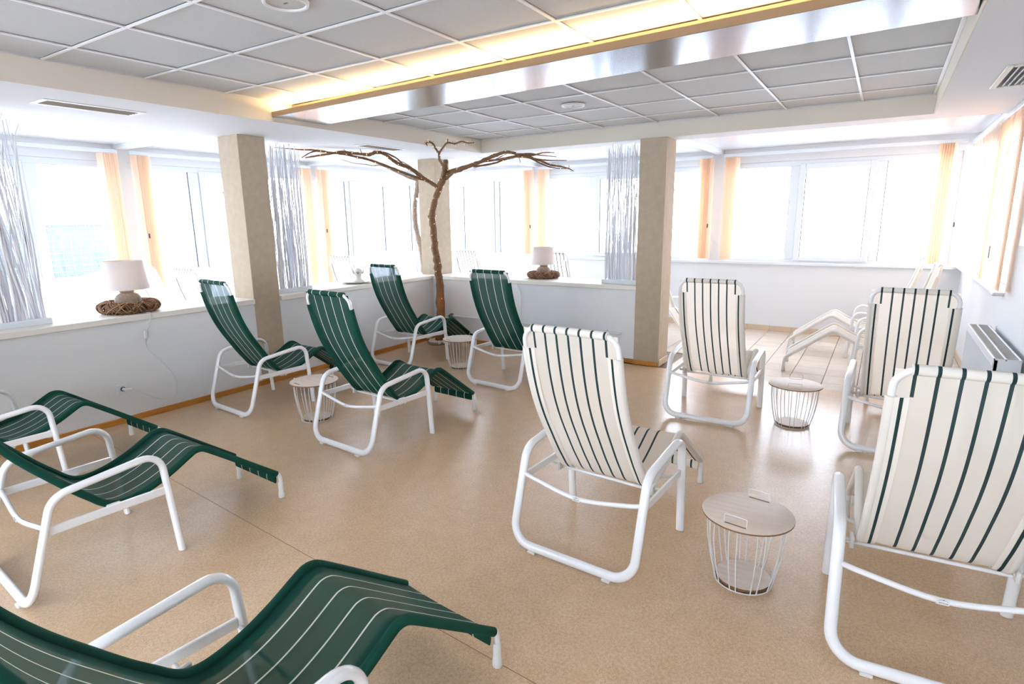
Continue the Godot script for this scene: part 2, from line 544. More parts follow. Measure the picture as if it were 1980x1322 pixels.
func build_ceiling() -> void:
	var c := setting("ceiling", "suspended ceiling of pale grey square tiles in white rails", "ceiling")
	obj("plenum", bx(Vector3(CX0 - 0.1, CEI + 0.09, CZ1 + 0.1), Vector3(CX1 + 0.1, 2.9, CZ0 - 0.1)), M.gap, c)
	var xs := [CX0]
	for k in range(6, -1, -1): xs.append(-0.29 - 0.63 * k)
	xs.append(CX1)
	var zs := [CZ0, -5.92, -5.28, -4.61, -4.02, -3.45, -2.88, -2.29, -1.69, -1.08, -0.47, 0.14, 0.75, 1.36, CZ1]
	var shared := {}
	for a in xs.size() - 1:
		for b in zs.size() - 1:
			var sx: float = xs[a + 1] - xs[a] - 0.012
			var sz: float = zs[b + 1] - zs[b] - 0.012
			var key := "%.3f %.3f" % [sx, sz]
			if not shared.has(key):
				shared[key] = mesh_of([[bx(Vector3(-sx / 2, 0, -sz / 2), Vector3(sx / 2, 0.018, sz / 2), 0.003), M.tile_c]])
			put("ceiling_tile", shared[key], c, Vector3((xs[a] + xs[a + 1]) / 2, CEI + 0.009, (zs[b] + zs[b + 1]) / 2))
	for a in range(1, xs.size() - 1):
		obj("ceiling_rail", bx(Vector3(xs[a] - 0.0095, CEI - 0.002, CZ0), Vector3(xs[a] + 0.0095, CEI + 0.006, CZ1), 0.0015), M.tbar, c)
	for b in range(1, zs.size() - 1):
		obj("ceiling_rail", bx(Vector3(CX0, CEI - 0.0015, zs[b] - 0.0095), Vector3(CX1, CEI + 0.0055, zs[b] + 0.0095), 0.0015), M.tbar, c)
	# edge angle along the right face; the other faces have an open joint
	obj("edge_angle", bx(Vector3(CX1 - 0.024, CEI - 0.004, CZ0), Vector3(CX1 - 0.001, CEI + 0.004, CZ1), 0.001), M.tbar, c)
	# soffit: cream inner faces, white underside
	var s := setting("ceiling_soffit", "white lowered soffit with cream faces round the tiled ceiling", "soffit")
	var under := MB.new()
	var xa := XL - 0.375
	var xb := CX0 - 0.006
	for q in [[xa, xb, ZF, -1.84], [xa, -5.095, -1.84, -2.43], [-4.925, xb, -1.84, -2.43], [xa, xb, -2.43, -4.835], [xa, -5.145, -4.835, -5.425], [-4.975, xb, -4.835, -5.425], [xa, xb, -5.425, ZB - 0.365]]:
		under.box(Vector3(q[0], SOF, q[2]), Vector3(q[1], 2.9, q[3]))
	under.box(Vector3(CX0 - 0.006, SOF, CZ0 - 0.006), Vector3(CX1 + 0.006, 2.9, ZB - 0.365))
	for q in [[CX1 + 0.006, XR, ZF, -4.62], [CX1 + 0.006, 0.535, -4.62, -5.28], [0.82, XR, -4.62, -5.28], [CX1 + 0.006, XR, -5.28, ZB - 0.365]]:
		under.box(Vector3(q[0], SOF, q[2]), Vector3(q[1], 2.9, q[3]))
	under.box(Vector3(CX0 - 0.006, SOF, CZ1), Vector3(CX1 + 0.006, 2.9, ZF))
	obj("underside", under, M.soffit, s)
	obj("coffer_face", bx(Vector3(CX0 - 0.006, SOF, CZ1), Vector3(CX0, CEI, CZ0)), M.coffer, s)
	obj("coffer_face", bx(Vector3(CX0, SOF, CZ0), Vector3(CX1, CEI, CZ0 - 0.006)), M.coffer, s)
	obj("coffer_face", bx(Vector3(CX1, SOF, CZ1), Vector3(CX1 + 0.006, CEI, CZ0)), M.coffer, s)
	# glossy panels over the sunroom, ribs between them
	var g := setting("ceiling_sunroom", "glossy white ceiling panels over the sunroom with white ribs", "ceiling")
	obj("roof", bx(Vector3(XO - 0.3, 2.9, ZF + 0.3), Vector3(XR + 0.3, 3.0, ZO - 0.3)), M.soffit, g)
	var zr := [ZF, 2.02, -0.84, -3.70, -6.56, ZO]
	for k in zr.size() - 1:
		obj("panel", bx(Vector3(XO, COR, zr[k] - 0.003), Vector3(XL - 0.36, COR + 0.03, zr[k + 1] + 0.003), 0.002), M.gloss, g)
	var xr := [XL - 0.36, -5.31, -2.18, XR]
	for k in xr.size() - 1:
		obj("panel", bx(Vector3(xr[k] + 0.003, COR, ZB - 0.355), Vector3(xr[k + 1] - 0.003, COR + 0.03, ZO), 0.002), M.gloss, g)
	for k in range(1, 5):
		obj("rib", bx(Vector3(XO, COR - 0.055, zr[k] - 0.055), Vector3(XL - 0.376, COR + 0.01, zr[k] + 0.055), 0.004), M.pvc, g)
	for k in range(1, 3):
		obj("rib", bx(Vector3(xr[k] - 0.055, COR - 0.055, ZB - 0.366), Vector3(xr[k] + 0.055, COR + 0.01, ZO), 0.004), M.pvc, g)

# one window unit: a rebate frame, mullions, sashes, panes, handles.  along: 0 = x, 1 = z
func window_unit(no: int, label: String, along: int, plane: float, sgn: float, lo: float, hi: float, panes: Array, y0: float, y1: float, transom: bool) -> void:
	var w := setting("window_%d" % no, label, "window")
	var P := func(a: float, y: float, d: float) -> Vector3:      # d: metres outwards from the inner wall face
		return Vector3(a, y, plane + sgn * d) if along == 0 else Vector3(plane + sgn * d, y, a)
	var yb := 1.075 if transom else y0 + 0.05
	obj("frame", bx(P.call(lo, y0, 0.02), P.call(hi, yb if not transom else y0 + 0.05, 0.09), 0.004), M.pvc, w)
	obj("frame", bx(P.call(lo, y1 - 0.072, 0.02), P.call(hi, y1, 0.09), 0.004), M.pvc, w)
	if transom: obj("transom", bx(P.call(lo, 0.985, 0.015), P.call(hi, 1.075, 0.09), 0.004), M.pvc, w)
	var prev := lo
	var f0 := y0 + 0.05
	var f1 := y1 - 0.072
	for k in panes.size():
		var a: float = panes[k][0]
		var b: float = panes[k][1]
		var sash: bool = panes[k][2]
		var oa := a - (0.075 if sash else 0.0)
		var ob := b + (0.075 if sash else 0.0)
		obj("mullion", bx(P.call(prev, f0, 0.021), P.call(oa, f1, 0.089), 0.004), M.pvc, w)
		prev = ob
		var g0 := yb
		var g1 := y1 - 0.072
		var holder: Node = w
		if sash:
			var s := MB.new()
			s.box(P.call(oa + 0.004, yb - 0.02, 0.0), P.call(a, y1 - 0.05, 0.07), 0.004)
			s.box(P.call(b, yb - 0.02, 0.0), P.call(ob - 0.004, y1 - 0.05, 0.07), 0.004)
			s.box(P.call(a, yb - 0.02, 0.0), P.call(b, yb + 0.035, 0.07), 0.004)
			s.box(P.call(a, y1 - 0.125, 0.0), P.call(b, y1 - 0.05, 0.07), 0.004)
			var so := obj("sash", s, M.pvc, w)
			holder = so
			g0 = yb + 0.035
			g1 = y1 - 0.125
			var h := MB.new()
			var ha := oa + 0.035
			h.box(P.call(ha - 0.013, 1.60, -0.01), P.call(ha + 0.013, 1.67, 0.0), 0.003)
			h.box(P.call(ha - 0.009, 1.52, -0.045), P.call(ha + 0.009, 1.645, -0.03), 0.004)
			h.box(P.call(ha - 0.008, 1.625, -0.035), P.call(ha + 0.008, 1.645, -0.005), 0.002)
			obj("handle", h, M.pvc, so)
		obj("pane", bx(P.call(a, g0, 0.05), P.call(b, g1, 0.056)), M.glass, holder)
		var gk := MB.new()
		gk.box(P.call(a, g0, 0.044), P.call(a + 0.009, g1, 0.062))
		gk.box(P.call(b - 0.009, g0, 0.044), P.call(b, g1, 0.062))
		gk.box(P.call(a, g0, 0.044), P.call(b, g0 + 0.004, 0.062))
		gk.box(P.call(a, g1 - 0.004, 0.044), P.call(b, g1, 0.062))
		obj("gasket", gk, M.gasket, holder)
		if transom:
			obj("pane", bx(P.call(a, y0 + 0.05, 0.05), P.call(b, 0.985, 0.056)), M.glass, w)
	obj("mullion", bx(P.call(prev, f0, 0.021), P.call(hi, f1, 0.089), 0.004), M.pvc, w)

func build_windows() -> void:
	window_unit(1, "far back window with three panes at the right-hand end", 0, ZO, -1.0, -2.10, 0.72, [[-2.02, -1.205, false], [-1.02, -0.25, true], [-0.062, 0.66, false]], 1.02, 2.44, false)
	window_unit(2, "far back window with three panes behind the white twig screen", 0, ZO, -1.0, -5.25, -2.25, [[-5.18, -4.33, false], [-4.14, -3.37, true], [-3.18, -2.33, false]], 1.02, 2.44, false)
	window_unit(3, "far back window with three panes behind the decorative tree", 0, ZO, -1.0, -8.10, -5.37, [[-7.98, -7.20, false], [-7.02, -6.35, true], [-6.18, -5.44, false]], 1.02, 2.44, false)
	window_unit(4, "left sunroom window with transom seen behind the birch stem", 1, XO, -1.0, -9.13, -6.64, [[-9.05, -8.47, false], [-8.29, -7.50, true], [-7.34, -6.72, false]], 0.22, 2.44, true)
	window_unit(5, "left sunroom window with transom seen beside the left pillar", 1, XO, -1.0, -6.50, -3.78, [[-6.42, -5.70, false], [-5.53, -4.77, true], [-4.56, -3.86, false]], 0.22, 2.44, true)
	window_unit(6, "left sunroom window with transom looking onto the green fence", 1, XO, -1.0, -3.64, -0.92, [[-3.55, -2.83, false], [-2.63, -1.90, true], [-1.70, -1.00, false]], 0.22, 2.44, true)
	window_unit(7, "left sunroom window beside the viewer, out of view", 1, XO, -1.0, -0.78, 1.94, [[-0.70, 0.04, false], [0.23, 0.95, true], [1.14, 1.86, false]], 0.22, 2.44, true)
	window_unit(8, "right-hand window behind the drawn vertical blind", 1, XR, 1.0, -9.15, -6.06, [[-9.07, -8.2, false], [-8.0, -7.2, true], [-7.0, -6.12, false]], 1.03, 2.44, false)
	window_unit(9, "window behind the viewer, right-hand half, out of view", 0, ZF, 1.0, -2.15, 0.7, [[-2.07, -1.25, false], [-1.06, -0.29, true], [-0.10, 0.62, false]], 0.8, 2.44, false)
	window_unit(10, "window behind the viewer, left-hand half, out of view", 0, ZF, 1.0, XL + 0.1, -2.35, [[-5.2, -4.35, false], [-4.16, -3.39, true], [-3.2, -2.43, false]], 0.8, 2.44, false)
	# inner sills
	var s := setting("trim_3", "white inner window sill of the far back windows", "sill")
	obj("sill_board", bx(Vector3(XO, 0.985, ZO - 0.05), Vector3(XR, 1.025, ZO + 0.05), 0.005), M.pvc, s)
	s = setting("trim_4", "white inner window sill under the right-hand blind", "sill")
	obj("sill_board", bx(Vector3(XR - 0.075, 1.02, ZO + 0.052), Vector3(XR + 0.1, 1.05, -6.06), 0.005), M.pvc, s)

func build_outside() -> void:
	var g := setting("ground", "snow-covered ground outside the windows", "ground")
	var b := MB.new()
	b.box(Vector3(-60, -0.6, 40), Vector3(XO - 0.3, -0.25, -60))
	b.box(Vector3(XO - 0.3, -0.6, ZO - 0.3), Vector3(60, -0.25, -60))
	b.box(Vector3(XR + 0.3, -0.6, 40), Vector3(60, -0.25, ZO - 0.3))
	b.box(Vector3(XO - 0.3, -0.6, ZF + 0.3), Vector3(XR + 0.3, -0.25, 40))
	obj("snow", b, M.snow, g)
	# snow bank against the fence
	var bank := MB.new()
	var pts := []
	for k in 24: pts.append(Vector3(-13.2 + 0.25 * sin(k * 1.7), 0.05 + 0.12 * sin(k * 0.9) + 0.08 * sin(k * 2.3), 4.0 - k * 0.55))
	bank.tube(pts, 0.75, 10, 0.8)
	tag(obj("snow_bank", bank, M.snow), "heaped snow at the foot of the green fence outside", "snow", "", "stuff")
	# green fence
	var fx := -14.2
	var f := thing("fence", "green screened mesh fence outside the left windows", "fence", Vector3(fx, -0.25, 0))
	obj("screen", bx(Vector3(-0.02, 0.05, 5), Vector3(-0.012, 1.93, -6.2)), M.net, f)
	var wires := MB.new()
	for k in 72: wires.tube([Vector3(0, 0.05, 5.0 - k * 0.156), Vector3(0, 1.93, 5.0 - k * 0.156)], 0.0028, 4)
	for k in 15: wires.tube([Vector3(0, 0.1 + k * 0.126, 5), Vector3(0, 0.1 + k * 0.126, -6.2)], 0.0033, 4)
	obj("wire_mesh", wires, M.snow, f)
	obj("top_rail", bx(Vector3(-0.03, 1.93, 5), Vector3(0.03, 1.99, -6.2), 0.01), M.snow, f)
	obj("middle_rail", bx(Vector3(-0.03, 0.72, 5), Vector3(0.03, 0.78, -6.2), 0.01), M.snow, f)
	for k in 6:
		obj("post", bx(Vector3(-0.1, 0, 4.9 - k * 2.2), Vector3(-0.03, 2.0, 4.83 - k * 2.2), 0.01), M.snow, f)
	# bare trees, faint in the glare
	var spots := [[Vector3(-26, -0.25, -4.6), 7.0, "bare winter tree above the fence, nearest the white twigs", 3], [Vector3(-29, -0.25, -6.4), 8.0, "bare winter tree above the middle of the green fence", 4],
		[Vector3(-32, -0.25, -9.6), 8.0, "bare winter tree above the fence, left of the grey mast", 5], [Vector3(-4.6, -0.25, -27), 3.6, "small bare tree beyond the far back window, left pane", 6],
		[Vector3(-0.9, -0.25, -27), 4.2, "bare tree beyond the far back window, middle pane", 7], [Vector3(2.3, -0.25, -26), 5.0, "bare tree beyond the far back window, right pane", 8]]
	for s in spots:
		var t := thing("bare_tree", s[2], "tree", s[0], 0.0, "bare trees outside")
		var m := MB.new()
		var r := RandomNumberGenerator.new()
		r.seed = s[3]
		grow(m, Vector3.ZERO, Vector3(r.randf_range(-0.1, 0.1), 1, r.randf_range(-0.1, 0.1)), s[1] * 0.28, s[1] * 0.0055, 5, r)
		obj("branches", m, M.branch, t)
	var mast := thing("mast", "pale grey mast standing behind the fence", "mast", Vector3(-24, -0.25, -8.6))
	obj("pole", bx(Vector3(-0.06, 0, -0.06), Vector3(0.06, 7, 0.06), 0.02), M.galvanised, mast)
	obj("cabinet", bx(Vector3(-0.2, 2.2, -0.28), Vector3(0.2, 3.9, 0.28), 0.02), M.galvanised, mast)

func grow(m: MB, p: Vector3, d: Vector3, l: float, r: float, depth: int, g: RandomNumberGenerator) -> void:
	d = d.normalized()
	var mid := p + d * l * 0.5 + Vector3(g.randf_range(-1, 1), 0, g.randf_range(-1, 1)) * l * 0.06
	var e := p + d * l
	m.tube([p, mid, e], [r, r * 0.85, r * 0.7], 5 if depth > 2 else 4, 1.0, Vector3.RIGHT, false)
	if depth == 0: return
	for k in (3 if depth > 2 else 2):
		var q := d + Vector3(g.randf_range(-1, 1), g.randf_range(-0.15, 0.5), g.randf_range(-1, 1)) * 0.75
		grow(m, e if k < 2 else mid, q, l * g.randf_range(0.6, 0.82), r * 0.62, depth - 1, g)

# ------------------------------------------------------------------ light beam in the coffer
func build_beam() -> void:
	var zl := -3.29
	var zr := -3.0
	var turn := atan2(zr - zl, CX1 - CX0)     # it runs a little askew
	var len_ := (CX1 - CX0) / cos(turn) - 0.03
	var b := thing("cove_light_beam", "long brushed metal ceiling beam with warm strip light on top", "ceiling light", Vector3((CX0 + CX1) / 2, 2.556, (zl + zr) / 2 - 0.26), -turn)
	var h := len_ / 2
	obj("base_panel", bx(Vector3(-h, 0, 0.255), Vector3(h, 0.006, -0.265), 0.001), M.metal, b)
	obj("front_lip", bx(Vector3(-h, 0.0, 0.255), Vector3(h, 0.042, 0.262), 0.001), M.beam_side, b)
	obj("back_box", bx(Vector3(-h + 0.01, 0.006, 0.06), Vector3(h - 0.01, 0.119, -0.255)), M.beam_side, b)
	obj("light_strip", bx(Vector3(-h + 0.04, 0.007, 0.17), Vector3(h - 0.04, 0.03, 0.20), 0.004), M.strip, b)
	var l := AreaLight3D.new()
	l.name = "strip_glow"
	l.area_size = Vector2(len_ - 0.1, 0.03)
	l.light_color = srgb(255, 212, 156)
	l.light_energy = 6.0
	l.area_range = 12.0
	l.shadow_enabled = true
	b.add_child(l)
	l.position = Vector3(0, 0.034, 0.185)
	l.rotation.x = PI / 2

# ------------------------------------------------------------------ loungers
const PROFILE := [[1.262, 0.152], [1.15, 0.237], [1.0, 0.352], [0.90, 0.428], [0.85, 0.464], [0.825, 0.474], [0.80, 0.475], [0.77, 0.464], [0.66, 0.402], [0.555, 0.357], [0.45, 0.333], [0.385, 0.338], [0.345, 0.368], [0.305, 0.422], [0.255, 0.492], [0.19, 0.595], [0.12, 0.712], [0.062, 0.832], [0.018, 0.96], [-0.013, 1.085], [-0.033, 1.183]]
const HW := 0.243           # half the width of the sling
const FW := 0.337           # half the width of the frame

func lounger_parts(green: bool, recline := 0.0) -> Dictionary:
	var d := {}
	var prof := []
	var pivot := Vector3(0, 0.338, -0.385)
	for p in PROFILE:
		var q := Vector3(0, p[1], -p[0])
		if p[0] < 0.385: q = pivot + (q - pivot).rotated(Vector3.RIGHT, deg_to_rad(recline))
		prof.append(q)
	var path := smooth_path(prof, 5)
	var head: Vector3 = prof[prof.size() - 1]
	# outer frame, one bent tube
	var side := [Vector3(FW, 0.004, -0.624), Vector3(FW, 0.558, -0.583), Vector3(FW, 0.505, -0.128), Vector3(FW, 0.028, 0.012)]
	var pts := side.duplicate()
	for k in range(3, -1, -1): pts.append(side[k] * Vector3(-1, 1, 1))
	var b := MB.new()
	b.tube(fillet(pts, [0, 0.085, 0.10, 0.11, 0.11, 0.10, 0.085, 0], 8), 0.0165, 12, 1.4, Vector3.RIGHT)
	d.frame = mesh_of([[b, M.frame]])
	b = MB.new()
	b.box(Vector3(-0.022, 0, -0.02), Vector3(0.022, 0.014, 0.024), 0.003)
	d.foot_pad = mesh_of([[b, M.plastic]])
	b = MB.new()
	b.box(Vector3(-0.007, -0.02, -0.585), Vector3(0.007, 0.02, -0.09), 0.003)
	d.side_rail = mesh_of([[b, M.frame]])
	b = MB.new()
	b.tube(smooth_path([Vector3(-FW + 0.01, 0.372, -0.088), Vector3(-0.24, 0.352, -0.085), Vector3(0, 0.322, -0.072), Vector3(0.24, 0.352, -0.085), Vector3(FW - 0.01, 0.372, -0.088)], 5), 0.0115, 8)
	d.stretcher = mesh_of([[b, M.frame]])
	b = MB.new()
	b.tube(smooth_path([Vector3(-FW + 0.01, 0.335, -0.590), Vector3(-0.2, 0.305, -0.58), Vector3(0.2, 0.305, -0.58), Vector3(FW - 0.01, 0.335, -0.590)], 5), 0.009, 8)
	d.front_brace = mesh_of([[b, M.frame]])
	b = MB.new()
	b.box(Vector3(-0.018, 0.314, -0.0605), Vector3(0.018, 0.330, -0.0585), 0.0005)
	b.box(Vector3(-0.021, 0.313, -0.0606), Vector3(-0.0195, 0.331, -0.0584))
	d.badge = mesh_of([[b, M.frame]])
	var tm := TextMesh.new()
	tm.text = "KETTLER"
	tm.font_size = 32
	tm.pixel_size = 0.00021
	tm.depth = 0.0004
	tm.material = M.ink
	d.lettering = tm
	b = MB.new()
	b.tube(smooth_path([Vector3(-0.016, 0.3285, -0.0578), Vector3(-0.008, 0.3315, -0.0578), Vector3(0, 0.333, -0.0578), Vector3(0.008, 0.3315, -0.0578), Vector3(0.016, 0.3285, -0.0578)], 3), 0.0004, 4)
	b.ball(Vector3(0, 0.3335, -0.0578), 0.0017, 8, 5)
	d.emblem = mesh_of([[b, M.ink]])
	# inner frame: foot, leg rest, seat, back, head bar and down again
	var cut := []
	for p in path:
		if p.distance_to(head) > 0.083: cut.append(p)
	var right := [Vector3(HW, 0.0, -1.268), Vector3(HW, 0.10, -1.270), Vector3(HW, 0.135, -1.268)]
	for p in cut: right.append(p + Vector3(HW, 0, 0))
	var tip := fillet([right[right.size() - 1], head + Vector3(HW, 0, 0), head], [0, 0.072, 0], 7)
	for k in range(1, tip.size() - 1): right.append(tip[k])
	var loop := right.duplicate()
	for k in range(right.size() - 1, -1, -1): loop.append(right[k] * Vector3(-1, 1, 1))
	b = MB.new()
	b.tube(loop, 0.0125, 8, 1.0, Vector3.BACK)
	d.sling_frame = mesh_of([[b, M.frame]])
	b = MB.new()
	b.lathe([Vector2(0.001, 0), Vector2(0.018, 0), Vector2(0.0205, 0.004), Vector2(0.0195, 0.025), Vector2(0.0165, 0.05), Vector2(0.0165, 0.10), Vector2(0.013, 0.104)], 10, Vector3.ZERO)
	d.foot_cap = mesh_of([[b, M.plastic]])
	# cloth
	var body: Material = M.green if green else M.white
	var line: Material = M.green_line if green else M.white_line
	var roll: Material = M.green_roll if green else M.white_roll
	var stripes := []
	var hw := 0.0032 if green else 0.0056
	if green: stripes = [-0.146, -0.049, 0.049, 0.146]
	else: stripes = [-0.186, -0.124, -0.062, 0.0, 0.062, 0.124, 0.186]
	var cols := [-HW]
	var marks := []          # index of columns that are stripes
	for s in stripes:
		var gap: float = s - hw - cols[cols.size() - 1]
		for k in range(1, 3): cols.append(cols[cols.size() - 1] + gap / (3 - k + 1) if k == 1 else s - hw - gap / 3)
		cols.append(s - hw)
		marks.append(cols.size() - 1)
		cols.append(s + hw)
	cols.append((HW + cols[cols.size() - 1]) / 2)
	cols.append(HW)
	var sheet := MB.new()
	var lines := MB.new()
	var np := path.size()
	for c in cols.size() - 1:
		var is_line: bool = c in marks
		var target: MB = lines if is_line else sheet
		var prev := []
		for k in np:
			var p: Vector3 = path[k]
			var tg: Vector3 = (path[mini(k + 1, np - 1)] - path[maxi(k - 1, 0)]).normalized()
			var nn := Vector3(0, tg.z, -tg.y)      # towards the sitter
			var now := []
			for x in [cols[c], cols[c + 1]]:
				var sag := 0.007 * (1.0 - pow(x / HW, 2.0))
				now.append([Vector3(x, p.y, p.z) - nn * sag, nn])
			if not prev.is_empty():
				var tt := target
				# outer stripes of the white cloth end where the side hems begin
				if is_line and not green and absf(cols[c]) > 0.17 and p.distance_to(head) > 0.10: tt = sheet
				tt.quad(tt.vert(prev[0][0], prev[0][1]), tt.vert(prev[1][0], prev[1][1]), tt.vert(now[1][0], now[1][1]), tt.vert(now[0][0], now[0][1]))
			prev = now
	d.sling = mesh_of([[sheet, body], [lines, line]])
	# hems round the side tubes
	for s in [-1, 1]:
		var hem := MB.new()
		var hl := MB.new()
		var hp := []
		for p in cut:
			if p.z > -1.255: hp.append(p + Vector3(s * HW, 0, 0))
		hem.tube(hp, 0.0178, 12, 1.0, Vector3.RIGHT)
		if not green:
			# the woven line that runs down the turned-in cloth of the hem
			var pr := []
			for k in hp.size():
				var tg: Vector3 = (hp[mini(k + 1, hp.size() - 1)] - hp[maxi(k - 1, 0)]).normalized()
				var nn := Vector3(0, -tg.z, tg.y)
				var now := []
				for e in [0.024, 0.035]: now.append([hp[k] + Vector3(-s * e, 0, 0) + nn * (0.0178 - 0.00016 * e / 0.001), nn])
				if not pr.is_empty():
					hl.quad(hl.vert(pr[0][0], pr[0][1]), hl.vert(pr[1][0], pr[1][1]), hl.vert(now[1][0], now[1][1]), hl.vert(now[0][0], now[0][1]))
				pr = now
		var fold := MB.new()      # the doubled cloth beside the tube
		var pf := []
		for k in hp.size():
			var tg: Vector3 = (hp[mini(k + 1, hp.size() - 1)] - hp[maxi(k - 1, 0)]).normalized()
			var nn := Vector3(0, -tg.z, tg.y)
			var now := []
			for e in [0.0, 0.052]:
				now.append([hp[k] + Vector3(-s * e, 0, 0) + nn * (0.0168 if e == 0.0 else 0.0085), nn])
			if not pf.is_empty():
				fold.quad(fold.vert(pf[0][0], pf[0][1]), fold.vert(pf[1][0], pf[1][1]), fold.vert(now[1][0], now[1][1]), fold.vert(now[0][0], now[0][1]))
			pf = now
		d["hem_%d" % s] = mesh_of([[hem, roll], [fold, roll], [hl, line]])
	# sleeve round the head bar, and the strap round the foot end
	for q in ["head_sleeve", "foot_strap"]:
		var sl := MB.new()
		var sn := MB.new()
		var wide := 0.196 if q == "head_sleeve" else 0.225
		var at := head if q == "head_sleeve" else Vector3(0, 0.124, -1.246)
		var ell := 1.0 if q == "head_sleeve" else 3.2
		var hint := Vector3(0, 0.7, 0.72) if q == "head_sleeve" else Vector3.UP
		var xs := [-wide]
		for s in stripes:
			if absf(s) < wide - 0.004:
				xs.append(s - hw); xs.append(s + hw)
		xs.append(wide)
		for k in xs.size() - 1:
			var tt := sl if k % 2 == 0 else sn
			tt.tube([at + Vector3(xs[k], 0, 0), at + Vector3(xs[k + 1], 0, 0)], 0.0185 if q == "head_sleeve" else 0.009, 12, ell, hint, k == 0 or k == xs.size() - 2)
		d[q] = mesh_of([[sl, roll], [sn, line]])
	# hinge of the back at the side rails
	b = MB.new()
	b.box(Vector3(-0.008, -0.028, -0.03), Vector3(0.008, 0.024, 0.03), 0.004)
	b.tube([Vector3(-0.012, 0, 0), Vector3(0.05, 0, 0)], 0.009, 8)
	d.hinge = mesh_of([[b, M.plastic]])
	b = MB.new()
	b.tube([Vector3(-HW - 0.05, 0.312, -0.39), Vector3(HW + 0.05, 0.312, -0.39)], 0.008, 8)
	d.hinge_rod = mesh_of([[b, M.frame]])
	return d

func lounger(d: Dictionary, label: String, x: float, z: float, yaw: float, group: String) -> void:
	var t := thing("lounger", label, "lounger", Vector3(x, 0, z), -deg_to_rad(yaw), group)
	put("frame", d.frame, t)
	for s in [-1, 1]: put("foot_pad", d.foot_pad, t, Vector3(0.21 * s, 0, 0.012))
	for s in [-1, 1]: put("side_rail", d.side_rail, t, Vector3(s * (FW - 0.004), 0.352, 0))
	put("stretcher", d.stretcher, t)
	var bd := put("badge", d.badge, t)
	put("lettering", d.lettering, bd, Vector3(0, 0.3215, -0.0578))
	put("emblem", d.emblem, bd)
	put("front_brace", d.front_brace, t)
	var sf := put("sling_frame", d.sling_frame, t)
	for s in [-1, 1]: put("foot_cap", d.foot_cap, sf, Vector3(s * HW, 0, -1.268))
	var sl := put("sling", d.sling, t)
	for s in [-1, 1]: put("hem", d["hem_%d" % s], sl)
	put("head_sleeve", d.head_sleeve, sl)
	put("foot_strap", d.foot_strap, sl)
	put("hinge_rod", d.hinge_rod, t)
	for s in [-1, 1]:
		var h := put("hinge", d.hinge, t, Vector3(s * (HW + 0.03), 0.33, -0.375))
		h.scale.x = s

func build_loungers() -> void:
	var g := lounger_parts(true)
	var r := lounger_parts(true, 8.0)
	var w := lounger_parts(false)
	var gg := "green striped loungers"
	var wg := "white striped loungers in the room"
	var wc := "white striped loungers in the sunroom"
	lounger(g, "green lounger by the left pillar, to the right of the wall socket", -4.833, -2.824, 3.5, gg)
	lounger(g, "green lounger in the middle, with a wire table at its left", -3.299, -2.753, 4.0, gg)
	lounger(g, "farthest green lounger, its foot end at the decorative tree", -4.783, -4.801, 4.4, gg)
	lounger(g, "green lounger facing the back half wall below the far lamp", -3.238, -4.68, 4.4, gg)
	lounger(r, "green lounger against the left half wall, mostly cut off by the left edge", -4.80, -0.80, 1.0, gg)
	lounger(r, "green lounger at the left edge, second from the left half wall", -3.332, -0.768, 3.4, gg)
	lounger(r, "green lounger nearest the viewer, cut off by the bottom edge", -1.447, -0.33, 5.2, gg)
	lounger(w, "white lounger in the centre foreground, seen from behind", -1.155, -2.31, 3.0, wg)
	lounger(w, "white lounger next to the right pillar, left of the farther wire table", -1.126, -4.726, -0.5, wg)
	lounger(w, "white lounger in front of the radiator, right of the farther wire table", 0.21, -4.66, 2.0, wg)
	lounger(w, "white lounger nearest the viewer, cut off by the right edge", 0.314, -2.292, -4.4, wg)
	lounger(w, "white lounger in the left sunroom, half hidden by the near table lamp", -7.28, -3.45, 3.0, wc)
	lounger(w, "white lounger in the left sunroom, between near lamp and left pillar", -6.45, -3.45, 3.0, wc)
	lounger(w, "white lounger in the left sunroom beside the small white ornament", -6.57, -5.75, 3.0, wc)
	lounger(w, "white lounger in the back sunroom just right of the corner pillar", -5.68, -7.57, 6.0, wc)
	lounger(w, "white lounger in the back sunroom behind the far table lamp", -4.08, -7.56, 6.0, wc)
	lounger(w, "white lounger seen sideways on the tiles, nearer of the two", 0.45, -7.15, -93.0, wc)
	lounger(w, "white lounger seen sideways on the tiles, at the window wall", 0.37, -8.2, -90.0, wc)
	lounger(w, "white lounger mostly hidden behind the right pillar", -2.92, -8.39, 127.0, wc)

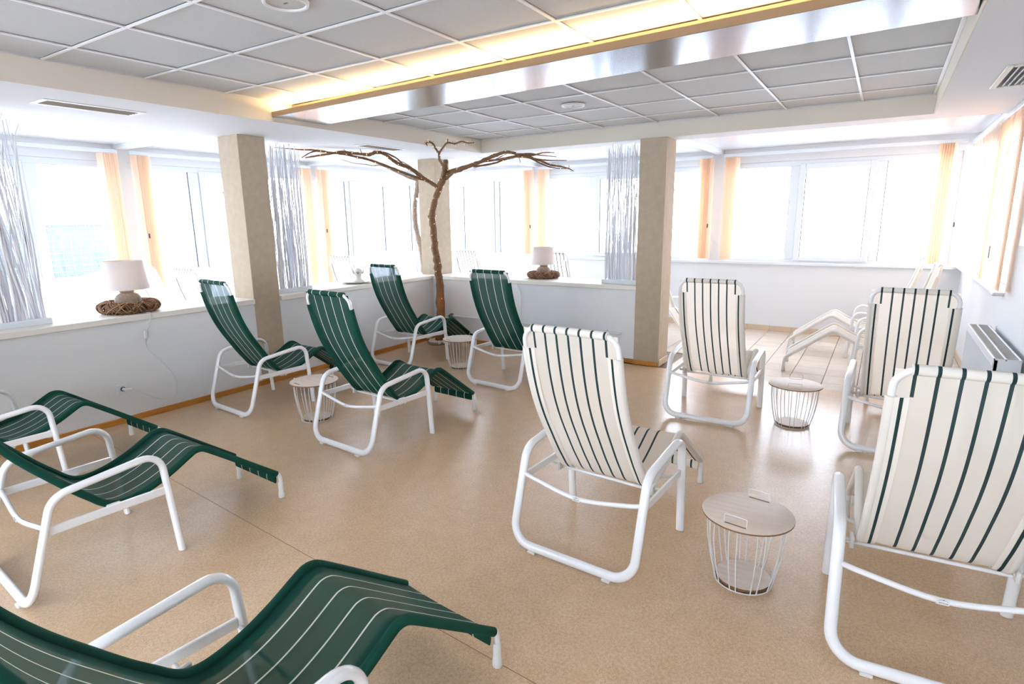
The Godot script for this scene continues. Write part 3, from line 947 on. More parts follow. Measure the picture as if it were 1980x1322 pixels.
# ------------------------------------------------------------------ wire tables
func build_tables() -> void:
	var h := 0.345
	var rt := 0.2
	var rb := 0.128
	var top := MB.new()
	top.lathe([Vector2(0.0005, h), Vector2(rt - 0.001, h), Vector2(rt, h - 0.0015)], 48)
	var edge := MB.new()
	edge.lathe([Vector2(rt, h - 0.0015), Vector2(rt, h - 0.009), Vector2(0.0005, h - 0.009)], 48, Vector3.ZERO, false)
	var top_m := mesh_of([[top, M.disc], [edge, M.disc_edge]])
	var low := MB.new()
	low.lathe([Vector2(0.0005, 0.022), Vector2(rb - 0.006, 0.022)], 32)
	var low_e := MB.new()
	low_e.lathe([Vector2(rb - 0.006, 0.022), Vector2(rb - 0.006, 0.012), Vector2(0.0005, 0.012)], 32, Vector3.ZERO, false)
	var low_m := mesh_of([[low, M.disc], [low_e, M.disc_edge]])
	var ring := MB.new()
	var rp := []
	for k in 41: rp.append(Vector3(cos(TAU * k / 40) * rb, 0.004, sin(TAU * k / 40) * rb))
	ring.tube(rp, 0.0032, 6, 1.0, Vector3.UP, false)
	var rp2 := []
	for k in 41: rp2.append(Vector3(cos(TAU * k / 40) * 0.172, h - 0.014, sin(TAU * k / 40) * 0.172))
	ring.tube(rp2, 0.0028, 6, 1.0, Vector3.UP, false)
	var ring_m := mesh_of([[ring, M.wire]])
	var wire := MB.new()
	wire.tube(smooth_path([Vector3(0.172, h - 0.012, 0), Vector3(0.171, 0.24, 0), Vector3(0.155, 0.12, 0), Vector3(rb, 0.006, 0)], 4), 0.0029, 6)
	var wire_m := mesh_of([[wire, M.wire]])
	var hd := MB.new()
	hd.tube(fillet([Vector3(-0.05, h - 0.03, 0), Vector3(-0.05, h + 0.042, 0), Vector3(0.05, h + 0.042, 0), Vector3(0.05, h - 0.03, 0)], [0, 0.008, 0.008, 0], 4), 0.0024, 6)
	var hd_m := mesh_of([[hd, M.wire]])
	var slot_m := mesh_of([[bx(Vector3(-0.047, h, -0.0045), Vector3(0.047, h + 0.0008, 0.0045)), M.disc_edge]])
	for s in [[-0.405, -2.635, -0.148, "wire basket table in the foreground between two white loungers"], [-0.49, -5.03, 0.1, "wire basket table at the edge of the tiles between white loungers"],
			[-4.03, -3.12, -0.19, "wire basket table between the two nearer upright green loungers"], [-4.02, -5.17, -0.41, "wire basket table between the two farthest green loungers"]]:
		var t := thing("wire_table", s[3], "side table", Vector3(s[0], 0, s[1]), s[2], "round wire basket tables")
		put("table_top", top_m, t)
		put("base_disc", low_m, t)
		put("ring", ring_m, t)
		for k in 18:
			var o := put("wire", wire_m, t)
			o.rotation.y = TAU * (k + (0.2 if k % 2 else -0.2)) / 18.0
		for e in [-1, 1]:
			var o := put("handle", hd_m, t, Vector3(0, 0, 0.155 * e))
			put("slot", slot_m, o)

# ------------------------------------------------------------------ table lamps
func build_lamps() -> void:
	var spots := [[Vector3(-5.63, SL, -2.46), "near table lamp with white shade and stone-look base, lit", "brown wicker wreath round the near table lamp", 1.0], [Vector3(-3.76, SL, -6.67), "far table lamp with white shade and stone-look base, lit", "brown wicker wreath round the far table lamp", 0.9]]
	for s in spots:
		var k: float = s[3]
		var t := thing("table_lamp", s[1], "lamp", s[0], 0.0, "table lamps")
		var b := MB.new()
		b.lathe([Vector2(0.001, 0.0), Vector2(0.065, 0.0), Vector2(0.088, 0.03), Vector2(0.102, 0.075), Vector2(0.104, 0.10), Vector2(0.098, 0.13), Vector2(0.08, 0.155), Vector2(0.056, 0.167), Vector2(0.05, 0.173), Vector2(0.056, 0.18), Vector2(0.056, 0.187), Vector2(0.03, 0.19), Vector2(0.001, 0.19)], 32)
		var o := obj("base", b, M.ceramic, t)
		o.scale = Vector3.ONE * k
		b = MB.new()
		b.tube([Vector3(0, 0.185, 0), Vector3(0, 0.29, 0)], 0.012, 8)
		o = obj("bulb_holder", b, M.cream, t)
		o.scale = Vector3.ONE * k
		b = MB.new()
		b.lathe([Vector2(0.178, 0.205), Vector2(0.148, 0.452), Vector2(0.1465, 0.452), Vector2(0.1765, 0.205), Vector2(0.178, 0.205)], 48, Vector3.ZERO, true)
		o = obj("shade", b, M.shade, t)
		o.scale = Vector3.ONE * k
		b = MB.new()
		b.ball(Vector3(0, 0.325 * k, 0), 0.03, 12, 8)
		obj("bulb", b, M.bulb, t)
		var l := OmniLight3D.new()
		l.name = "bulb_glow"
		l.light_color = srgb(255, 184, 110)
		l.light_energy = 0.035
		l.light_size = 0.03
		l.omni_range = 12.0
		l.omni_attenuation = 2.0
		l.shadow_enabled = true
		t.add_child(l)
		l.position = Vector3(0, 0.325 * k, 0)
		b = MB.new()
		var off: Vector3 = Vector3.ZERO - s[0]
		if k == 1.0:
			var cp := [Vector3(XL - 0.155, SL + 0.004, -2.46), Vector3(XL - 0.06, SL + 0.003, -2.50), Vector3(XL + 0.026, SL + 0.003, -2.50), Vector3(XL + 0.032, SL - 0.06, -2.488), Vector3(XL + 0.012, 0.76, -2.452), Vector3(XL + 0.008, 0.68, -2.435), Vector3(XL + 0.006, 0.6, -2.45), Vector3(XL + 0.006, 0.45, -2.56), Vector3(XL + 0.006, 0.33, -2.63), Vector3(XL + 0.006, 0.22, -2.645), Vector3(XL + 0.03, 0.13, -2.60), Vector3(XL + 0.04, 0.13, -2.5), Vector3(XL + 0.03, 0.22, -2.36), Vector3(XL + 0.030, 0.29, -2.27)]
			for q in cp.size(): cp[q] += off
			b.tube(smooth_path(cp, 5), 0.003, 6)
			var co := obj("cord", b, M.plastic, t)
			obj("switch", bx(Vector3(XL + 0.004, 0.70, -2.458) + off, Vector3(XL + 0.022, 0.775, -2.432) + off, 0.005), M.plastic, co)
		else:
			var cp := [Vector3(-3.83, SL + 0.004, ZB - 0.30), Vector3(-3.9, SL + 0.003, ZB - 0.10), Vector3(-3.93, SL + 0.003, ZB + 0.024), Vector3(-3.94, SL - 0.07, ZB + 0.028), Vector3(-3.90, 0.72, ZB + 0.008), Vector3(-3.915, 0.45, ZB + 0.006), Vector3(-3.9, 0.2, ZB + 0.006)]
			for q in cp.size(): cp[q] += off
			b.tube(smooth_path(cp, 5), 0.003, 6)
			obj("cord", b, M.plastic, t)
		# wreath: many thin rods wound round a ring
		var wr := thing("wicker_wreath", s[2], "wreath", s[0], 0.0, "wicker wreaths")
		var ma := MB.new()
		var mb := MB.new()
		for j in 34:
			var ph := rng.randf() * TAU
			var turns: float = [3.0, 4.0, 5.0, 7.0, 9.0][j % 5] * (1.0 if j % 2 else -1.0)
			var rr := rng.randf_range(0.036, 0.050)
			var pts := []
			var n := 90
			var start := rng.randf() * TAU
			for q in n + 1:
				var a := start + TAU * q / n
				var c := turns * a + ph
				var R := 0.182 + cos(c) * rr * 1.25
				pts.append(Vector3(cos(a) * R, 0.052 + sin(c) * rr, sin(a) * R) * k)
			(ma if j % 3 else mb).tube(pts, rng.randf_range(0.0034, 0.0055) * k, 5, 1.0, Vector3.UP, false)
		var st := put("woven_rods", mesh_of([[ma, M.wicker], [mb, M.wicker_b]]), wr)
		st.set_meta("kind", "stuff")
	var b := MB.new()
	var so := thing("wall_socket", "white wall socket with plug on the left half wall", "socket", Vector3(XL, 0.30, -2.20))
	obj("plate", bx(Vector3(0, -0.04, 0.04), Vector3(0.01, 0.04, -0.04), 0.003), M.pvc, so)
	b = MB.new()
	b.tube([Vector3(0.004, 0, -0.004), Vector3(0.0115, 0, -0.004)], 0.021, 20)
	obj("recess", b, M.badge, so)
	b = MB.new()
	b.tube([Vector3(0.01, 0, -0.004), Vector3(0.03, -0.004, -0.02), Vector3(0.032, -0.01, -0.06)], 0.0125, 12)
	obj("plug", b, M.plastic, so)
	# ornament on a shallow dish
	var dish := thing("dish", "shallow white dish on the left ledge before the tree corner", "dish", Vector3(-5.62, SL, -5.14))
	b = MB.new()
	b.lathe([Vector2(0.001, 0.0), Vector2(0.10, 0.0), Vector2(0.215, 0.020), Vector2(0.23, 0.026), Vector2(0.23, 0.03), Vector2(0.21, 0.026), Vector2(0.10, 0.008), Vector2(0.001, 0.008)], 40)
	obj("bowl", b, M.slab, dish)
	var an := thing("ornament", "small white winged ornament on the shallow dish", "ornament", Vector3(-5.63, SL + 0.008, -5.17), 0.75)
	b = MB.new()
	b.lathe([Vector2(0.001, 0), Vector2(0.075, 0), Vector2(0.07, 0.018), Vector2(0.045, 0.03), Vector2(0.035, 0.05), Vector2(0.038, 0.075), Vector2(0.05, 0.09), Vector2(0.001, 0.095)], 24)
	obj("foot", b, M.stone, an)
	b = MB.new()
	b.ball(Vector3(0, 0.128, 0), 0.052, 20, 12)
	obj("globe", b, M.stone, an)
	for e in [-1.0, 1.0]:
		b = MB.new()
		b.tube(smooth_path([Vector3(e * 0.045, 0.10, 0), Vector3(e * 0.062, 0.12, 0), Vector3(e * 0.066, 0.145, 0), Vector3(e * 0.08, 0.17, 0)], 4), [0.012, 0.012, 0.012, 0.011, 0.011, 0.011, 0.01, 0.01, 0.009, 0.008, 0.006, 0.004, 0.002], 8, 1.8, Vector3.BACK)
		obj("wing", b, M.stone, an)
	b = MB.new()
	for e in 5:
		var a := (e - 2) * 0.5
		b.tube([Vector3(0, 0.10, 0.05), Vector3(sin(a) * 0.02, 0.118 + cos(a) * 0.008, 0.0525), Vector3(sin(a) * 0.034, 0.118 + cos(a) * 0.03, 0.047 - absf(a) * 0.006)], [0.003, 0.003, 0.001], 5)
	obj("leaf_relief", b, M.bark_b, an)

# ------------------------------------------------------------------ the tree
func branch(m: MB, pts: Array, sides := 8, shift := Vector3.ZERO) -> Array:
	var p := []
	var r := []
	for q in pts:
		p.append(Vector3(q[0], q[1], q[2]) + shift)
		r.append(q[3])
	var path := smooth_path(p, 4)
	var rad := []
	for k in path.size():
		var f := float(k) / 4.0
		var a := mini(int(f), r.size() - 1)
		var c := mini(a + 1, r.size() - 1)
		rad.append(lerpf(r[a], r[c], f - a) * (1.0 + 0.10 * sin(k * 2.3) + rng.randf_range(-0.07, 0.07)))
		path[k] += Vector3(rng.randf_range(-1, 1), rng.randf_range(-1, 1), rng.randf_range(-1, 1)) * rad[k] * 0.14
	m.tube(path, rad, sides, 1.0, Vector3.RIGHT)
	return path

func build_tree() -> void:
	var t := thing("decorative_tree", "bare decorative tree with forked branches in the back corner", "tree", Vector3(0, 0, 0))
	var m := MB.new()
	var trunk := branch(m, [[-5.075, 0.05, -6.07, 0.062], [-5.057, 0.381, -6.083, 0.058], [-5.051, 0.753, -6.087, 0.055], [-5.062, 0.965, -6.080, 0.052], [-5.062, 1.119, -6.068, 0.050], [-5.072, 1.314, -6.038, 0.046], [-5.068, 1.586, -6.017, 0.042], [-5.063, 1.747, -5.996, 0.042], [-5.006, 1.951, -6.009, 0.040], [-4.943, 2.100, -6.026, 0.042], [-4.887, 2.208, -6.038, 0.042], [-4.855, 2.303, -6.035, 0.038], [-4.840, 2.436, -6.045, 0.030]], 12)
	m.ball(Vector3(-5.025, 1.19, -6.05), 0.022, 8, 5)
	m.ball(Vector3(-5.11, 1.73, -5.99), 0.02, 8, 5)
	obj("trunk", m, M.bark, t)
	var sets := [
		[[-4.880, 2.226, -6.019, 0.022], [-4.803, 2.282, -5.949, 0.020], [-4.685, 2.340, -5.787, 0.017], [-4.556, 2.389, -5.573, 0.016], [-4.400, 2.427, -5.376, 0.014]],
		[[-4.399, 2.432, -5.377, 0.013], [-4.368, 2.472, -5.278, 0.012], [-4.335, 2.507, -5.204, 0.010], [-4.347, 2.530, -5.149, 0.009], [-4.363, 2.511, -5.115, 0.008], [-4.341, 2.492, -5.105, 0.007]],
		[[-4.399, 2.432, -5.377, 0.013], [-4.299, 2.477, -5.322, 0.011], [-4.204, 2.519, -5.288, 0.010], [-4.119, 2.510, -5.319, 0.009], [-4.032, 2.525, -5.327, 0.008], [-3.962, 2.506, -5.347, 0.006], [-3.893, 2.508, -5.368, 0.004]],
		[[-4.204, 2.519, -5.288, 0.006], [-4.19, 2.56, -5.28, 0.004]],
		[[-4.933, 2.074, -6.033, 0.026], [-5.000, 2.144, -5.942, 0.025], [-5.043, 2.229, -5.796, 0.025], [-5.056, 2.291, -5.669, 0.025], [-5.101, 2.338, -5.580, 0.024], [-5.146, 2.371, -5.492, 0.022], [-5.178, 2.416, -5.412, 0.020], [-5.218, 2.478, -5.327, 0.018], [-5.260, 2.490, -5.241, 0.020], [-5.288, 2.460, -5.164, 0.019], [-5.329, 2.459, -5.079, 0.017], [-5.393, 2.466, -4.978, 0.016], [-5.456, 2.478, -4.878, 0.015], [-5.520, 2.453, -4.778, 0.013], [-5.606, 2.435, -4.699, 0.012], [-5.734, 2.405, -4.581, 0.006]],
		[[-5.013, 2.165, -5.958, 0.018], [-5.092, 2.226, -5.705, 0.018], [-5.184, 2.289, -5.527, 0.017], [-5.271, 2.357, -5.353, 0.016], [-5.366, 2.412, -5.209, 0.015], [-5.420, 2.435, -5.080, 0.014], [-5.486, 2.460, -4.942, 0.013], [-5.558, 2.470, -4.813, 0.012], [-5.618, 2.485, -4.715, 0.011], [-5.701, 2.495, -4.638, 0.010], [-5.810, 2.500, -4.545, 0.008], [-6.000, 2.520, -4.376, 0.005]],
		[[-5.420, 2.435, -5.080, 0.009], [-5.547, 2.469, -4.880, 0.010], [-5.633, 2.480, -4.765, 0.010], [-5.695, 2.478, -4.666, 0.008], [-5.795, 2.409, -4.579, 0.005]],
		[[-5.117, 2.344, -5.570, 0.012], [-5.119, 2.421, -5.450, 0.010], [-5.141, 2.472, -5.317, 0.009], [-5.152, 2.485, -5.251, 0.006]],
		[[-5.329, 2.459, -5.079, 0.006], [-5.307, 2.51, -5.033, 0.004]],
		[[-5.434, 2.473, -4.952, 0.005], [-5.434, 2.505, -4.893, 0.003]],
		[[-4.859, 2.208, -6.056, 0.030], [-4.758, 2.266, -6.038, 0.028], [-4.623, 2.295, -6.005, 0.028], [-4.482, 2.333, -6.036, 0.026], [-4.287, 2.383, -6.042, 0.024], [-4.096, 2.438, -6.046, 0.021], [-3.935, 2.464, -6.030, 0.019], [-3.856, 2.461, -6.021, 0.018], [-3.752, 2.431, -6.028, 0.016], [-3.624, 2.401, -6.051, 0.013], [-3.472, 2.343, -6.089, 0.012], [-3.346, 2.291, -6.110, 0.011], [-3.222, 2.268, -6.130, 0.010], [-3.137, 2.242, -6.160, 0.007], [-3.088, 2.212, -6.180, 0.004]],
		[[-4.822, 2.289, -6.056, 0.020], [-4.712, 2.310, -6.067, 0.020], [-4.512, 2.350, -6.076, 0.018], [-4.316, 2.382, -6.083, 0.014], [-4.070, 2.389, -6.062, 0.012], [-3.884, 2.408, -6.063, 0.012], [-3.701, 2.425, -6.061, 0.011], [-3.573, 2.412, -6.083, 0.010], [-3.446, 2.434, -6.105, 0.007], [-3.311, 2.427, -6.132, 0.004]],
		[[-4.428, 2.332, -6.071, 0.012], [-4.180, 2.351, -6.110, 0.012], [-3.937, 2.395, -6.088, 0.011], [-3.753, 2.407, -6.087, 0.010], [-3.548, 2.371, -6.100, 0.009], [-3.396, 2.347, -6.138, 0.007], [-3.190, 2.340, -6.210, 0.004]],
		[[-3.752, 2.431, -6.028, 0.009], [-3.583, 2.427, -6.041, 0.008], [-3.462, 2.404, -6.072, 0.006], [-3.291, 2.381, -6.145, 0.003]],
		[[-3.624, 2.396, -6.051, 0.008], [-3.437, 2.300, -6.088, 0.008], [-3.286, 2.254, -6.125, 0.006], [-3.157, 2.249, -6.172, 0.004], [-3.147, 2.284, -6.178, 0.003]],
		[[-3.752, 2.420, -6.028, 0.006], [-3.732, 2.384, -6.041, 0.005], [-3.722, 2.332, -6.047, 0.003]],
		[[-4.125, 2.389, -6.087, 0.006], [-4.017, 2.431, -6.096, 0.005], [-3.963, 2.452, -6.107, 0.003]],
		[[-4.482, 2.339, -6.036, 0.005], [-4.432, 2.375, -6.068, 0.003], [-4.388, 2.400, -6.096, 0.002]]]
	var lit := [trunk]
	for k in sets.size():
		m = MB.new()
		var p := branch(m, sets[k], 7)
		obj("branch", m, M.bark, t)
		if sets[k].size() > 5: lit.append(p)
	# second stem on the ledge, behind the corner pillar
	var t2 := thing("birch_stem", "slender grey stem standing on the ledge left of the corner pillar", "tree", Vector3.ZERO)
	var sh := Vector3(-0.105, 0.0, -0.145)
	m = MB.new()
	var p2 := branch(m, [[-5.713, 0.915, -6.495, 0.038], [-5.718, 1.132, -6.492, 0.036], [-5.727, 1.359, -6.450, 0.036], [-5.749, 1.581, -6.412, 0.036], [-5.758, 1.837, -6.407, 0.034], [-5.732, 2.017, -6.423, 0.032], [-5.700, 2.159, -6.420, 0.032], [-5.657, 2.263, -6.412, 0.030]], 10, sh)
	m.ball(Vector3(-5.83, 1.86, -6.52), 0.016, 8, 5)
	obj("trunk", m, M.bark_b, t2)
	for s in [[[-5.658, 2.249, -6.411, 0.020], [-5.71, 2.288, -6.233, 0.014], [-5.69, 2.368, -5.899, 0.012], [-5.72, 2.414, -5.735, 0.010], [-5.772, 2.405, -5.626, 0.008], [-5.819, 2.421, -5.536, 0.007], [-5.893, 2.430, -5.430, 0.006], [-5.992, 2.472, -5.307, 0.004]],
			[[-5.657, 2.263, -6.412, 0.016], [-5.62, 2.373, -6.30, 0.012], [-5.62, 2.443, -6.15, 0.010], [-5.64, 2.482, -6.051, 0.006], [-5.67, 2.494, -5.892, 0.003]]]:
		m = MB.new()
		branch(m, s, 6, sh)
		obj("branch", m, M.bark_b, t2)
	# fairy lights
	var f := thing("fairy_lights", "string of tiny warm fairy lights wound round the decorative tree", "lights", Vector3.ZERO)
	var cord := MB.new()
	var dots := MB.new()
	for q in lit.size():
		var p: Array = lit[q]
		var cp := []
		for k in p.size() - 1:
			for j in 3:
				var a: Vector3 = p[k].lerp(p[k + 1], j / 3.0)
				var y := a.y
				var rad := 0.064 - 0.009 * y if q == 0 else 0.024
				if q == 0 and y > 1.9: rad = 0.05
				var ang := (k * 3 + j) * (0.9 if q == 0 else 0.7)
				var d: Vector3 = (p[k + 1] - p[k]).normalized()
				var u: Vector3 = d.cross(Vector3(0.3, 0.2, 0.9)).normalized()
				var c: Vector3 = a + (u * cos(ang) + d.cross(u) * sin(ang)) * rad
				cp.append(c)
				if (k * 3 + j) % (4 if q == 0 else 6) == 0: dots.ball(c + (c - a) * 0.08, 0.0045, 6, 4)
		cord.tube(cp, 0.0013, 4, 1.0, Vector3.UP, false)
	obj("cord", cord, M.wicker_b, f)
	var bulbs := obj("bulbs", dots, M.fairy, f)
	bulbs.set_meta("kind", "stuff")
	var glow := OmniLight3D.new()
	glow.name = "fairy_glow"
	glow.light_color = srgb(255, 190, 120)
	glow.light_energy = 0.03
	glow.light_size = 0.1
	glow.omni_range = 10.0
	glow.omni_attenuation = 2.0
	glow.shadow_enabled = true
	f.add_child(glow)
	glow.position = Vector3(-4.93, 0.6, -5.95)
	# pebble tray the trunk stands in
	var tray := thing("pebble_tray", "round tray of pale pebbles at the foot of the decorative tree", "tray", Vector3(-5.115, 0, -6.08))
	m = MB.new()
	m.lathe([Vector2(0.001, 0), Vector2(0.145, 0), Vector2(0.155, 0.04), Vector2(0.145, 0.04), Vector2(0.14, 0.02), Vector2(0.001, 0.02)], 36)
	obj("tray", m, M.bark_b, tray)
	m = MB.new()
	for k in 130:
		var a := rng.randf() * TAU
		var r := sqrt(rng.randf()) * 0.122
		if r < 0.07: r = 0.07 + rng.randf() * 0.1
		m.ball(Vector3(cos(a) * r, 0.032 + rng.randf() * 0.012, sin(a) * r), rng.randf_range(0.014, 0.024), 7, 4)
	var pb := obj("pebbles", m, M.stone, tray)
	pb.set_meta("kind", "stuff")

# ------------------------------------------------------------------ twig screens on the ledges
func build_screens() -> void:
	var list := [[Vector3(XL - 0.18, SL, -1.845), Vector3(0, 0, 1), 0.62, 84, "screen of tall white twigs in a white trough at the left edge", 1],
		[Vector3(XL - 0.18, SL, -4.36), Vector3(0, 0, 1), 0.44, 46, "screen of tall white twigs in a white trough beside the left pillar", 2],
		[Vector3(-2.835, SL, ZB - 0.16), Vector3(1, 0, 0), 0.44, 46, "screen of tall white twigs in a white trough beside the right pillar", 3]]
	for s in list:
		var g := RandomNumberGenerator.new()
		g.seed = 900 + s[5]
		var t := thing("twig_screen", s[4], "twig screen", s[0], 0.0, "white twig screens")
		var u: Vector3 = s[1]
		var n := Vector3(u.z, 0, u.x)
		var L: float = s[2]
		obj("trough", bx(Vector3(0, 0, 0) - n * 0.05, u * L + n * 0.05 + Vector3(0, 0.05, 0), 0.004), M.pvc, t)
		for k in s[3]:
			var m := MB.new()
			var a: float = (k + g.randf()) / s[3] * (L - 0.05) + 0.025
			var o := g.randf_range(-0.032, 0.032)
			var top := g.randf_range(1.30, 1.58) if s[5] == 1 else g.randf_range(1.45, 1.585)
			var lean := (g.randf_range(-0.02, 0.34) if s[5] == 1 else g.randf_range(-0.03, 0.03))
			var aa := clampf(a + lean * 0.7, 0.02, L - 0.02 + (0.25 if s[5] == 1 else 0.0))
			if s[5] == 1 and k % 11 == 3: aa = clampf(a - 0.1, 0.01, L)
			var pts := []
			for j in 8:
				var f := j / 7.0
				pts.append(u * (lerpf(a, aa, pow(f, 1.3)) + g.randf_range(-0.006, 0.006)) + n * (o + g.randf_range(-0.008, 0.008)) + Vector3(0, 0.03 + f * top, 0))
			var r := g.randf_range(0.006, 0.0095)
			if s[5] == 1: r *= 1.15
			var rad := []
			for j in 8: rad.append(r * (1.0 - 0.085 * j))
			m.tube(pts, rad, 6, 1.0, Vector3.RIGHT)
			if g.randf() < 0.4:
				var j := g.randi_range(4, 6)
				m.tube([pts[j], pts[j] + u * g.randf_range(-0.05, 0.05) + Vector3(0, 0.13, 0), pts[j] + u * g.randf_range(-0.06, 0.06) + Vector3(0, minf(0.3, 1.585 - pts[j].y), 0)], [r * 0.5, r * 0.4, r * 0.25], 5)
			obj("twig", m, M.twig if g.randf() < 0.6 else M.twig_b, t)

# ------------------------------------------------------------------ vertical blinds
func slat_mesh(h: float, wdt: float) -> ArrayMesh:
	var m := MB.new()
	m.box(Vector3(-wdt / 2, -h, -0.0006), Vector3(wdt / 2, 0, 0.0006))
	return mesh_of([[m, M.blind]])

func build_blinds() -> void:
	var tall := slat_mesh(1.47, 0.089)
	var low := slat_mesh(1.90, 0.089)
	var grip := mesh_of([[bx(Vector3(-0.008, -0.06, -0.008), Vector3(0.008, 0, 0.008), 0.003), M.gasket]])
	# rails and gathered slats of the back windows
	var rows := [[-2.10, 0.74, [[-2.03, 1], [0.60, -1]], "vertical blind gathered at both ends of the right-hand back window"], [-5.25, -2.25, [[-5.2, 1], [-2.30, -1]], "vertical blind gathered at both ends of the middle back window"], [-8.05, -5.37, [[-5.42, -1]], "vertical blind gathered at the right end of the tree-side back window"]]
	for r in rows:
		var b := thing("vertical_blind", r[3], "blind", Vector3(0, 0, ZO + 0.10), 0.0, "peach vertical blinds")
		obj("head_rail", bx(Vector3(r[0], 2.53, -0.02), Vector3(r[1], 2.575, 0.02), 0.004), M.pvc, b)
		for gth in r[2]:
			for k in 7:
				var o := put("slat", tall, b, Vector3(gth[0] + gth[1] * 0.026 * k - gth[1] * 0.03, 2.528, 0.0))
				o.rotation.y = deg_to_rad(64.0 + (k % 2) * 5.0)
		put("cord_weight", grip, b, Vector3(r[1] - 0.03, 1.58, 0.05))
	var lrows := [[-9.1, -6.64, [[-6.70, -1]], "vertical blind gathered at the near end of the farthest left window"], [-6.50, -3.78, [[-6.44, 1], [-3.85, -1]], "vertical blind gathered at both ends of the left window by the pillar"], [-3.64, -0.92, [[-3.57, 1], [-0.98, -1]], "vertical blind gathered at the fence-side left window"]]
	for r in lrows:
		var b := thing("vertical_blind", r[3], "blind", Vector3(XO + 0.10, 0, 0), 0.0, "peach vertical blinds")
		obj("head_rail", bx(Vector3(-0.02, 2.53, r[0]), Vector3(0.02, 2.575, r[1]), 0.004), M.pvc, b)
		for gth in r[2]:
			for k in 7:
				var o := put("slat", low, b, Vector3(0, 2.528, gth[0] + gth[1] * 0.026 * k - gth[1] * 0.03))
				o.rotation.y = deg_to_rad(26.0 + (k % 2) * 5.0)
		put("cord_weight", grip, b, Vector3(0.05, 1.56, r[1] - 0.08))
	# drawn blind of the right-hand window
	var b := thing("vertical_blind", "drawn peach vertical blind across the right-hand window", "blind", Vector3(0.80, 0, 0), 0.0, "peach vertical blinds")
	obj("head_rail", bx(Vector3(-0.02, 2.505, -9.12), Vector3(0.02, 2.55, -6.705), 0.004), M.pvc, b)
	obj("head_rail", bx(Vector3(-0.02, 2.475, -6.70), Vector3(0.02, 2.518, -5.8), 0.004), M.pvc, b)
	var z := -9.07
	var shorter := slat_mesh(1.40, 0.089)
	var k := 0
	while z < -7.05:
		var o := put("slat", shorter, b, Vector3(0, 2.50, z))
		o.rotation.y = deg_to_rad(82.0 + rng.randf_range(-3, 3))
		z += 0.074
		k += 1
	var wide := slat_mesh(1.40, 0.127)
	z -= 0.03
	while z < -5.85:
		var o := put("slat", wide, b, Vector3(0.0, 2.472, z))
		o.rotation.y = deg_to_rad(79.0)
		z += 0.06
	var tagm := thing("blind_weight", "small grey tag hanging on cords before the right-hand blind", "tag", Vector3(0.735, 1.37, -6.15))
	obj("tag", bx(Vector3(-0.004, -0.05, -0.03), Vector3(0.004, 0.05, 0.03), 0.002), M.steel, tagm)
	for e in [-0.025, 0.025]:
		var m := MB.new()
		m.tube([Vector3(0, 0.05, e), Vector3(0.03, 1.12, e)], 0.0012, 4)
		obj("cord", m, M.cream, tagm)

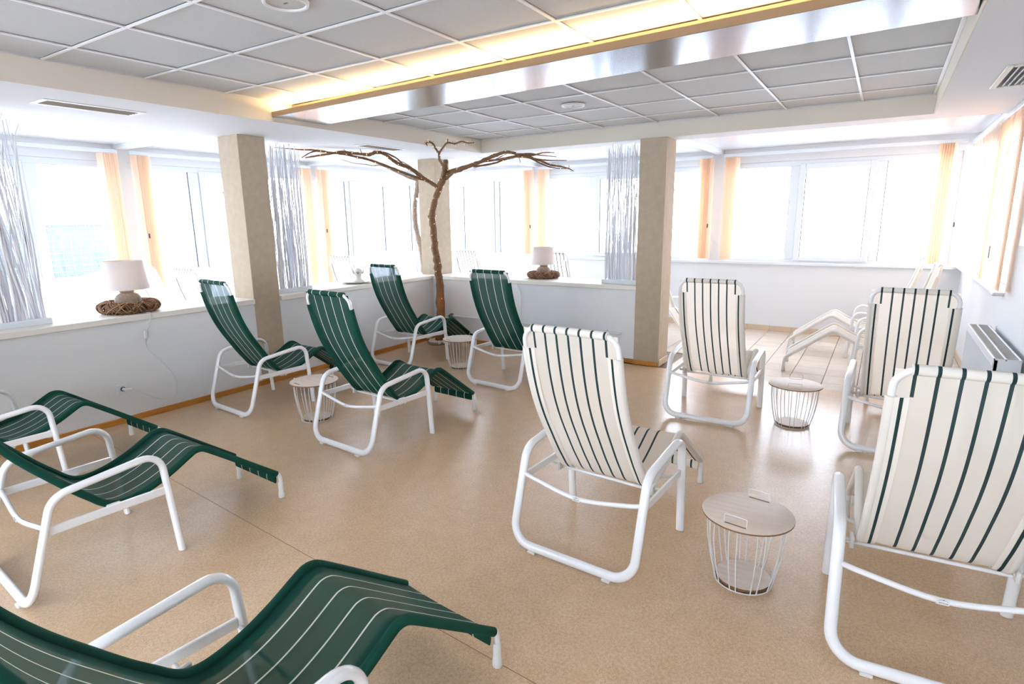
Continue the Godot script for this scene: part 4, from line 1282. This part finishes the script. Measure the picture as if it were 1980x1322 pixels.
# ------------------------------------------------------------------ fittings
func build_fittings() -> void:
	# long slot diffusers in the left soffit
	for s in [[Vector3(-5.01, SOF, -2.135), 0.66, "slot air vent in the left soffit, nearest the viewer"], [Vector3(-5.06, SOF, -5.13), 0.66, "slot air vent in the left soffit above the tree branches"]]:
		var v := thing("ceiling_vent", s[2], "vent", s[0], 0.0, "slot vents in the left soffit")
		var h: float = s[1] / 2
		var m := MB.new()
		m.box(Vector3(-0.12, -0.006, h), Vector3(-0.085, 0.0, -h), 0.002)
		m.box(Vector3(0.085, -0.006, h), Vector3(0.12, 0.0, -h), 0.002)
		m.box(Vector3(-0.085, -0.006, h), Vector3(0.085, 0.0, h - 0.035), 0.002)
		m.box(Vector3(-0.085, -0.006, -h), Vector3(0.085, 0.0, -h + 0.035), 0.002)
		obj("frame", m, M.tbar, v)
		obj("duct_end", bx(Vector3(-0.086, 0.16, h - 0.034), Vector3(0.086, 0.165, -h + 0.034)), M.galvanised, v)
		for k in 4:
			var xf := Transform3D(Basis(Vector3.BACK, 0.6), Vector3(-0.062 + k * 0.042, 0.004, 0))
			m = MB.new()
			m.box(Vector3(-0.018, -0.0012, h - 0.036), Vector3(0.018, 0.0012, -h + 0.036), 0.0, xf)
			obj("blade", m, M.blade, v)
	var v2 := thing("air_grille", "cream air grille with dark slots in the right soffit", "vent", Vector3(0.70, SOF, -4.95))
	var m := MB.new()
	m.box(Vector3(-0.20, -0.012, 0.36), Vector3(-0.165, 0, -0.36), 0.004)
	m.box(Vector3(0.12, -0.012, 0.36), Vector3(0.155, 0, -0.36), 0.004)
	m.box(Vector3(-0.165, -0.012, 0.36), Vector3(0.12, 0, 0.33), 0.004)
	m.box(Vector3(-0.165, -0.012, -0.33), Vector3(0.12, 0, -0.36), 0.004)
	obj("frame", m, M.cream, v2)
	obj("duct_end", bx(Vector3(-0.166, 0.24, 0.332), Vector3(0.121, 0.245, -0.332)), M.galvanised, v2)
	for k in 9:
		m = MB.new()
		m.box(Vector3(-0.004, -0.006, 0.33), Vector3(0.004, 0.02, -0.33), 0.0, Transform3D(Basis(Vector3.BACK, -0.35), Vector3(-0.134 + k * 0.0315, -0.001, 0)))
		obj("blade", m, M.grille, v2)
	# ceiling loudspeakers
	for s in [[Vector3(-2.45, CEI, -1.92), "round ceiling loudspeaker near the top edge of the picture"], [Vector3(-2.485, CEI, -4.955), "round ceiling loudspeaker behind the metal beam"]]:
		var o := thing("ceiling_speaker", s[1], "loudspeaker", s[0], 0.0, "round ceiling loudspeakers")
		m = MB.new()
		m.lathe([Vector2(0.088, -0.001), Vector2(0.088, -0.012), Vector2(0.092, -0.016), Vector2(0.102, -0.014), Vector2(0.106, 0.002)], 36)
		obj("rim", m, M.tbar, o)
		m = MB.new()
		m.lathe([Vector2(0.0005, -0.008), Vector2(0.089, -0.006)], 36)
		obj("grille", m, M.grille, o)
		m = MB.new()
		m.box(Vector3(-0.012, -0.0105, -0.004), Vector3(0.012, -0.008, 0.004), 0.001)
		obj("badge", m, M.badge, o)
	# radiator on the right wall
	var r := thing("radiator", "white panel radiator with slotted top on the right wall", "radiator", Vector3(XR - 0.021, 0, -5.49))
	var x0 := -0.165
	obj("front_panel", bx(Vector3(x0, 0.14, 0.73), Vector3(x0 + 0.03, 0.75, -0.73), 0.006), M.pvc, r)
	var ribs := MB.new()
	for k in 44: ribs.box(Vector3(x0 - 0.004, 0.19, 0.70 - k * 0.0325), Vector3(x0 + 0.002, 0.71, 0.715 - k * 0.0325), 0.002)
	obj("ribs", ribs, M.pvc, r).set_meta("kind", "stuff")
	obj("rear_panel", bx(Vector3(-0.05, 0.14, 0.72), Vector3(-0.02, 0.74, -0.72), 0.004), M.pvc, r)
	for e in [-0.73, 0.725]: obj("side_cover", bx(Vector3(x0, 0.14, e), Vector3(-0.02, 0.755, e + 0.005), 0.001), M.pvc, r)
	var gr := MB.new()
	for k in 60: gr.box(Vector3(x0 + 0.012, 0.744, 0.70 - k * 0.0236), Vector3(-0.03, 0.752, 0.708 - k * 0.0236))
	obj("top_grille", gr, M.grille, r).set_meta("kind", "stuff")
	for e in [x0, -0.105, -0.03]: obj("top_bar", bx(Vector3(e, 0.742, 0.73), Vector3(e + 0.012, 0.758, -0.73), 0.002), M.pvc, r)
	for e in [-0.5, 0.5]: obj("bracket", bx(Vector3(-0.022, 0.2, e), Vector3(0, 0.66, e + 0.03)), M.pvc, r)
	# heating pipe and valve on the back half wall
	var hp := thing("heating_pipe", "white heating pipe with valve along the back half wall", "pipe", Vector3(0, 0, ZB + 0.021))
	m = MB.new()
	m.tube([Vector3(-5.02, 0.37, 0.035), Vector3(-2.5, 0.35, 0.035)], 0.013, 10)
	obj("pipe", m, M.pvc, hp)
	m = MB.new()
	m.tube([Vector3(-5.02, 0.37, 0.035), Vector3(-5.02, 0.0, 0.035)], 0.011, 10)
	obj("riser", m, M.pvc, hp)
	m = MB.new()
	m.tube([Vector3(-5.02, 0.34, 0.035), Vector3(-5.02, 0.40, 0.035)], 0.026, 12)
	m.tube([Vector3(-5.02, 0.37, 0.03), Vector3(-5.02, 0.37, 0.09)], 0.02, 12)
	obj("valve", m, M.steel, hp)
	for e in [-4.4, -3.4, -2.7]: obj("clip", bx(Vector3(e, 0.345, 0), Vector3(e + 0.02, 0.375, 0.03)), M.pvc, hp)
	# bowl-shaped uplights on the sunroom side of the pillars
	for s in [[Vector3(XL - 0.325, 2.0, -3.67), -PI / 2, "pale bowl wall light on the far side of the left pillar"], [Vector3(-5.682, 2.0, -6.62), -PI / 2, "pale bowl wall light on the far side of the corner pillar"], [Vector3(-2.2, 2.0, ZB - 0.305), PI, "pale bowl wall light on the far side of the right pillar"]]:
		var o := thing("wall_uplight", s[2], "wall light", s[0], s[1], "bowl wall lights on the pillars")
		m = MB.new()
		var rows := []
		for k in 7:
			var th := PI / 2 * k / 6.0
			var row := []
			for j in 17:
				var a := PI * j / 16.0
				var nn := Vector3(cos(a) * cos(th), -sin(th), sin(a) * cos(th))
				row.append(m.vert(Vector3(cos(a) * 0.16 * cos(th), -0.085 * sin(th), sin(a) * 0.15 * cos(th)), nn))
			rows.append(row)
		for k in 6:
			for j in 16: m.quad(rows[k][j], rows[k][j + 1], rows[k + 1][j + 1], rows[k + 1][j])
		obj("bowl", m, M.slab, o)
		obj("wall_plate", bx(Vector3(-0.05, -0.09, 0), Vector3(0.05, 0.02, 0.01), 0.003), M.slab, o)
	# edge of a notice on the right wall
	var nt := thing("notice", "edge of a pale framed notice on the right wall", "notice", Vector3(XR, 1.64, -5.52))
	obj("board", bx(Vector3(-0.012, -0.2, 0.2), Vector3(0, 0.2, -0.2), 0.003), M.cream, nt)
	obj("print", bx(Vector3(-0.0135, 0.05, 0.15), Vector3(-0.012, 0.15, -0.15)), M.grille, nt)
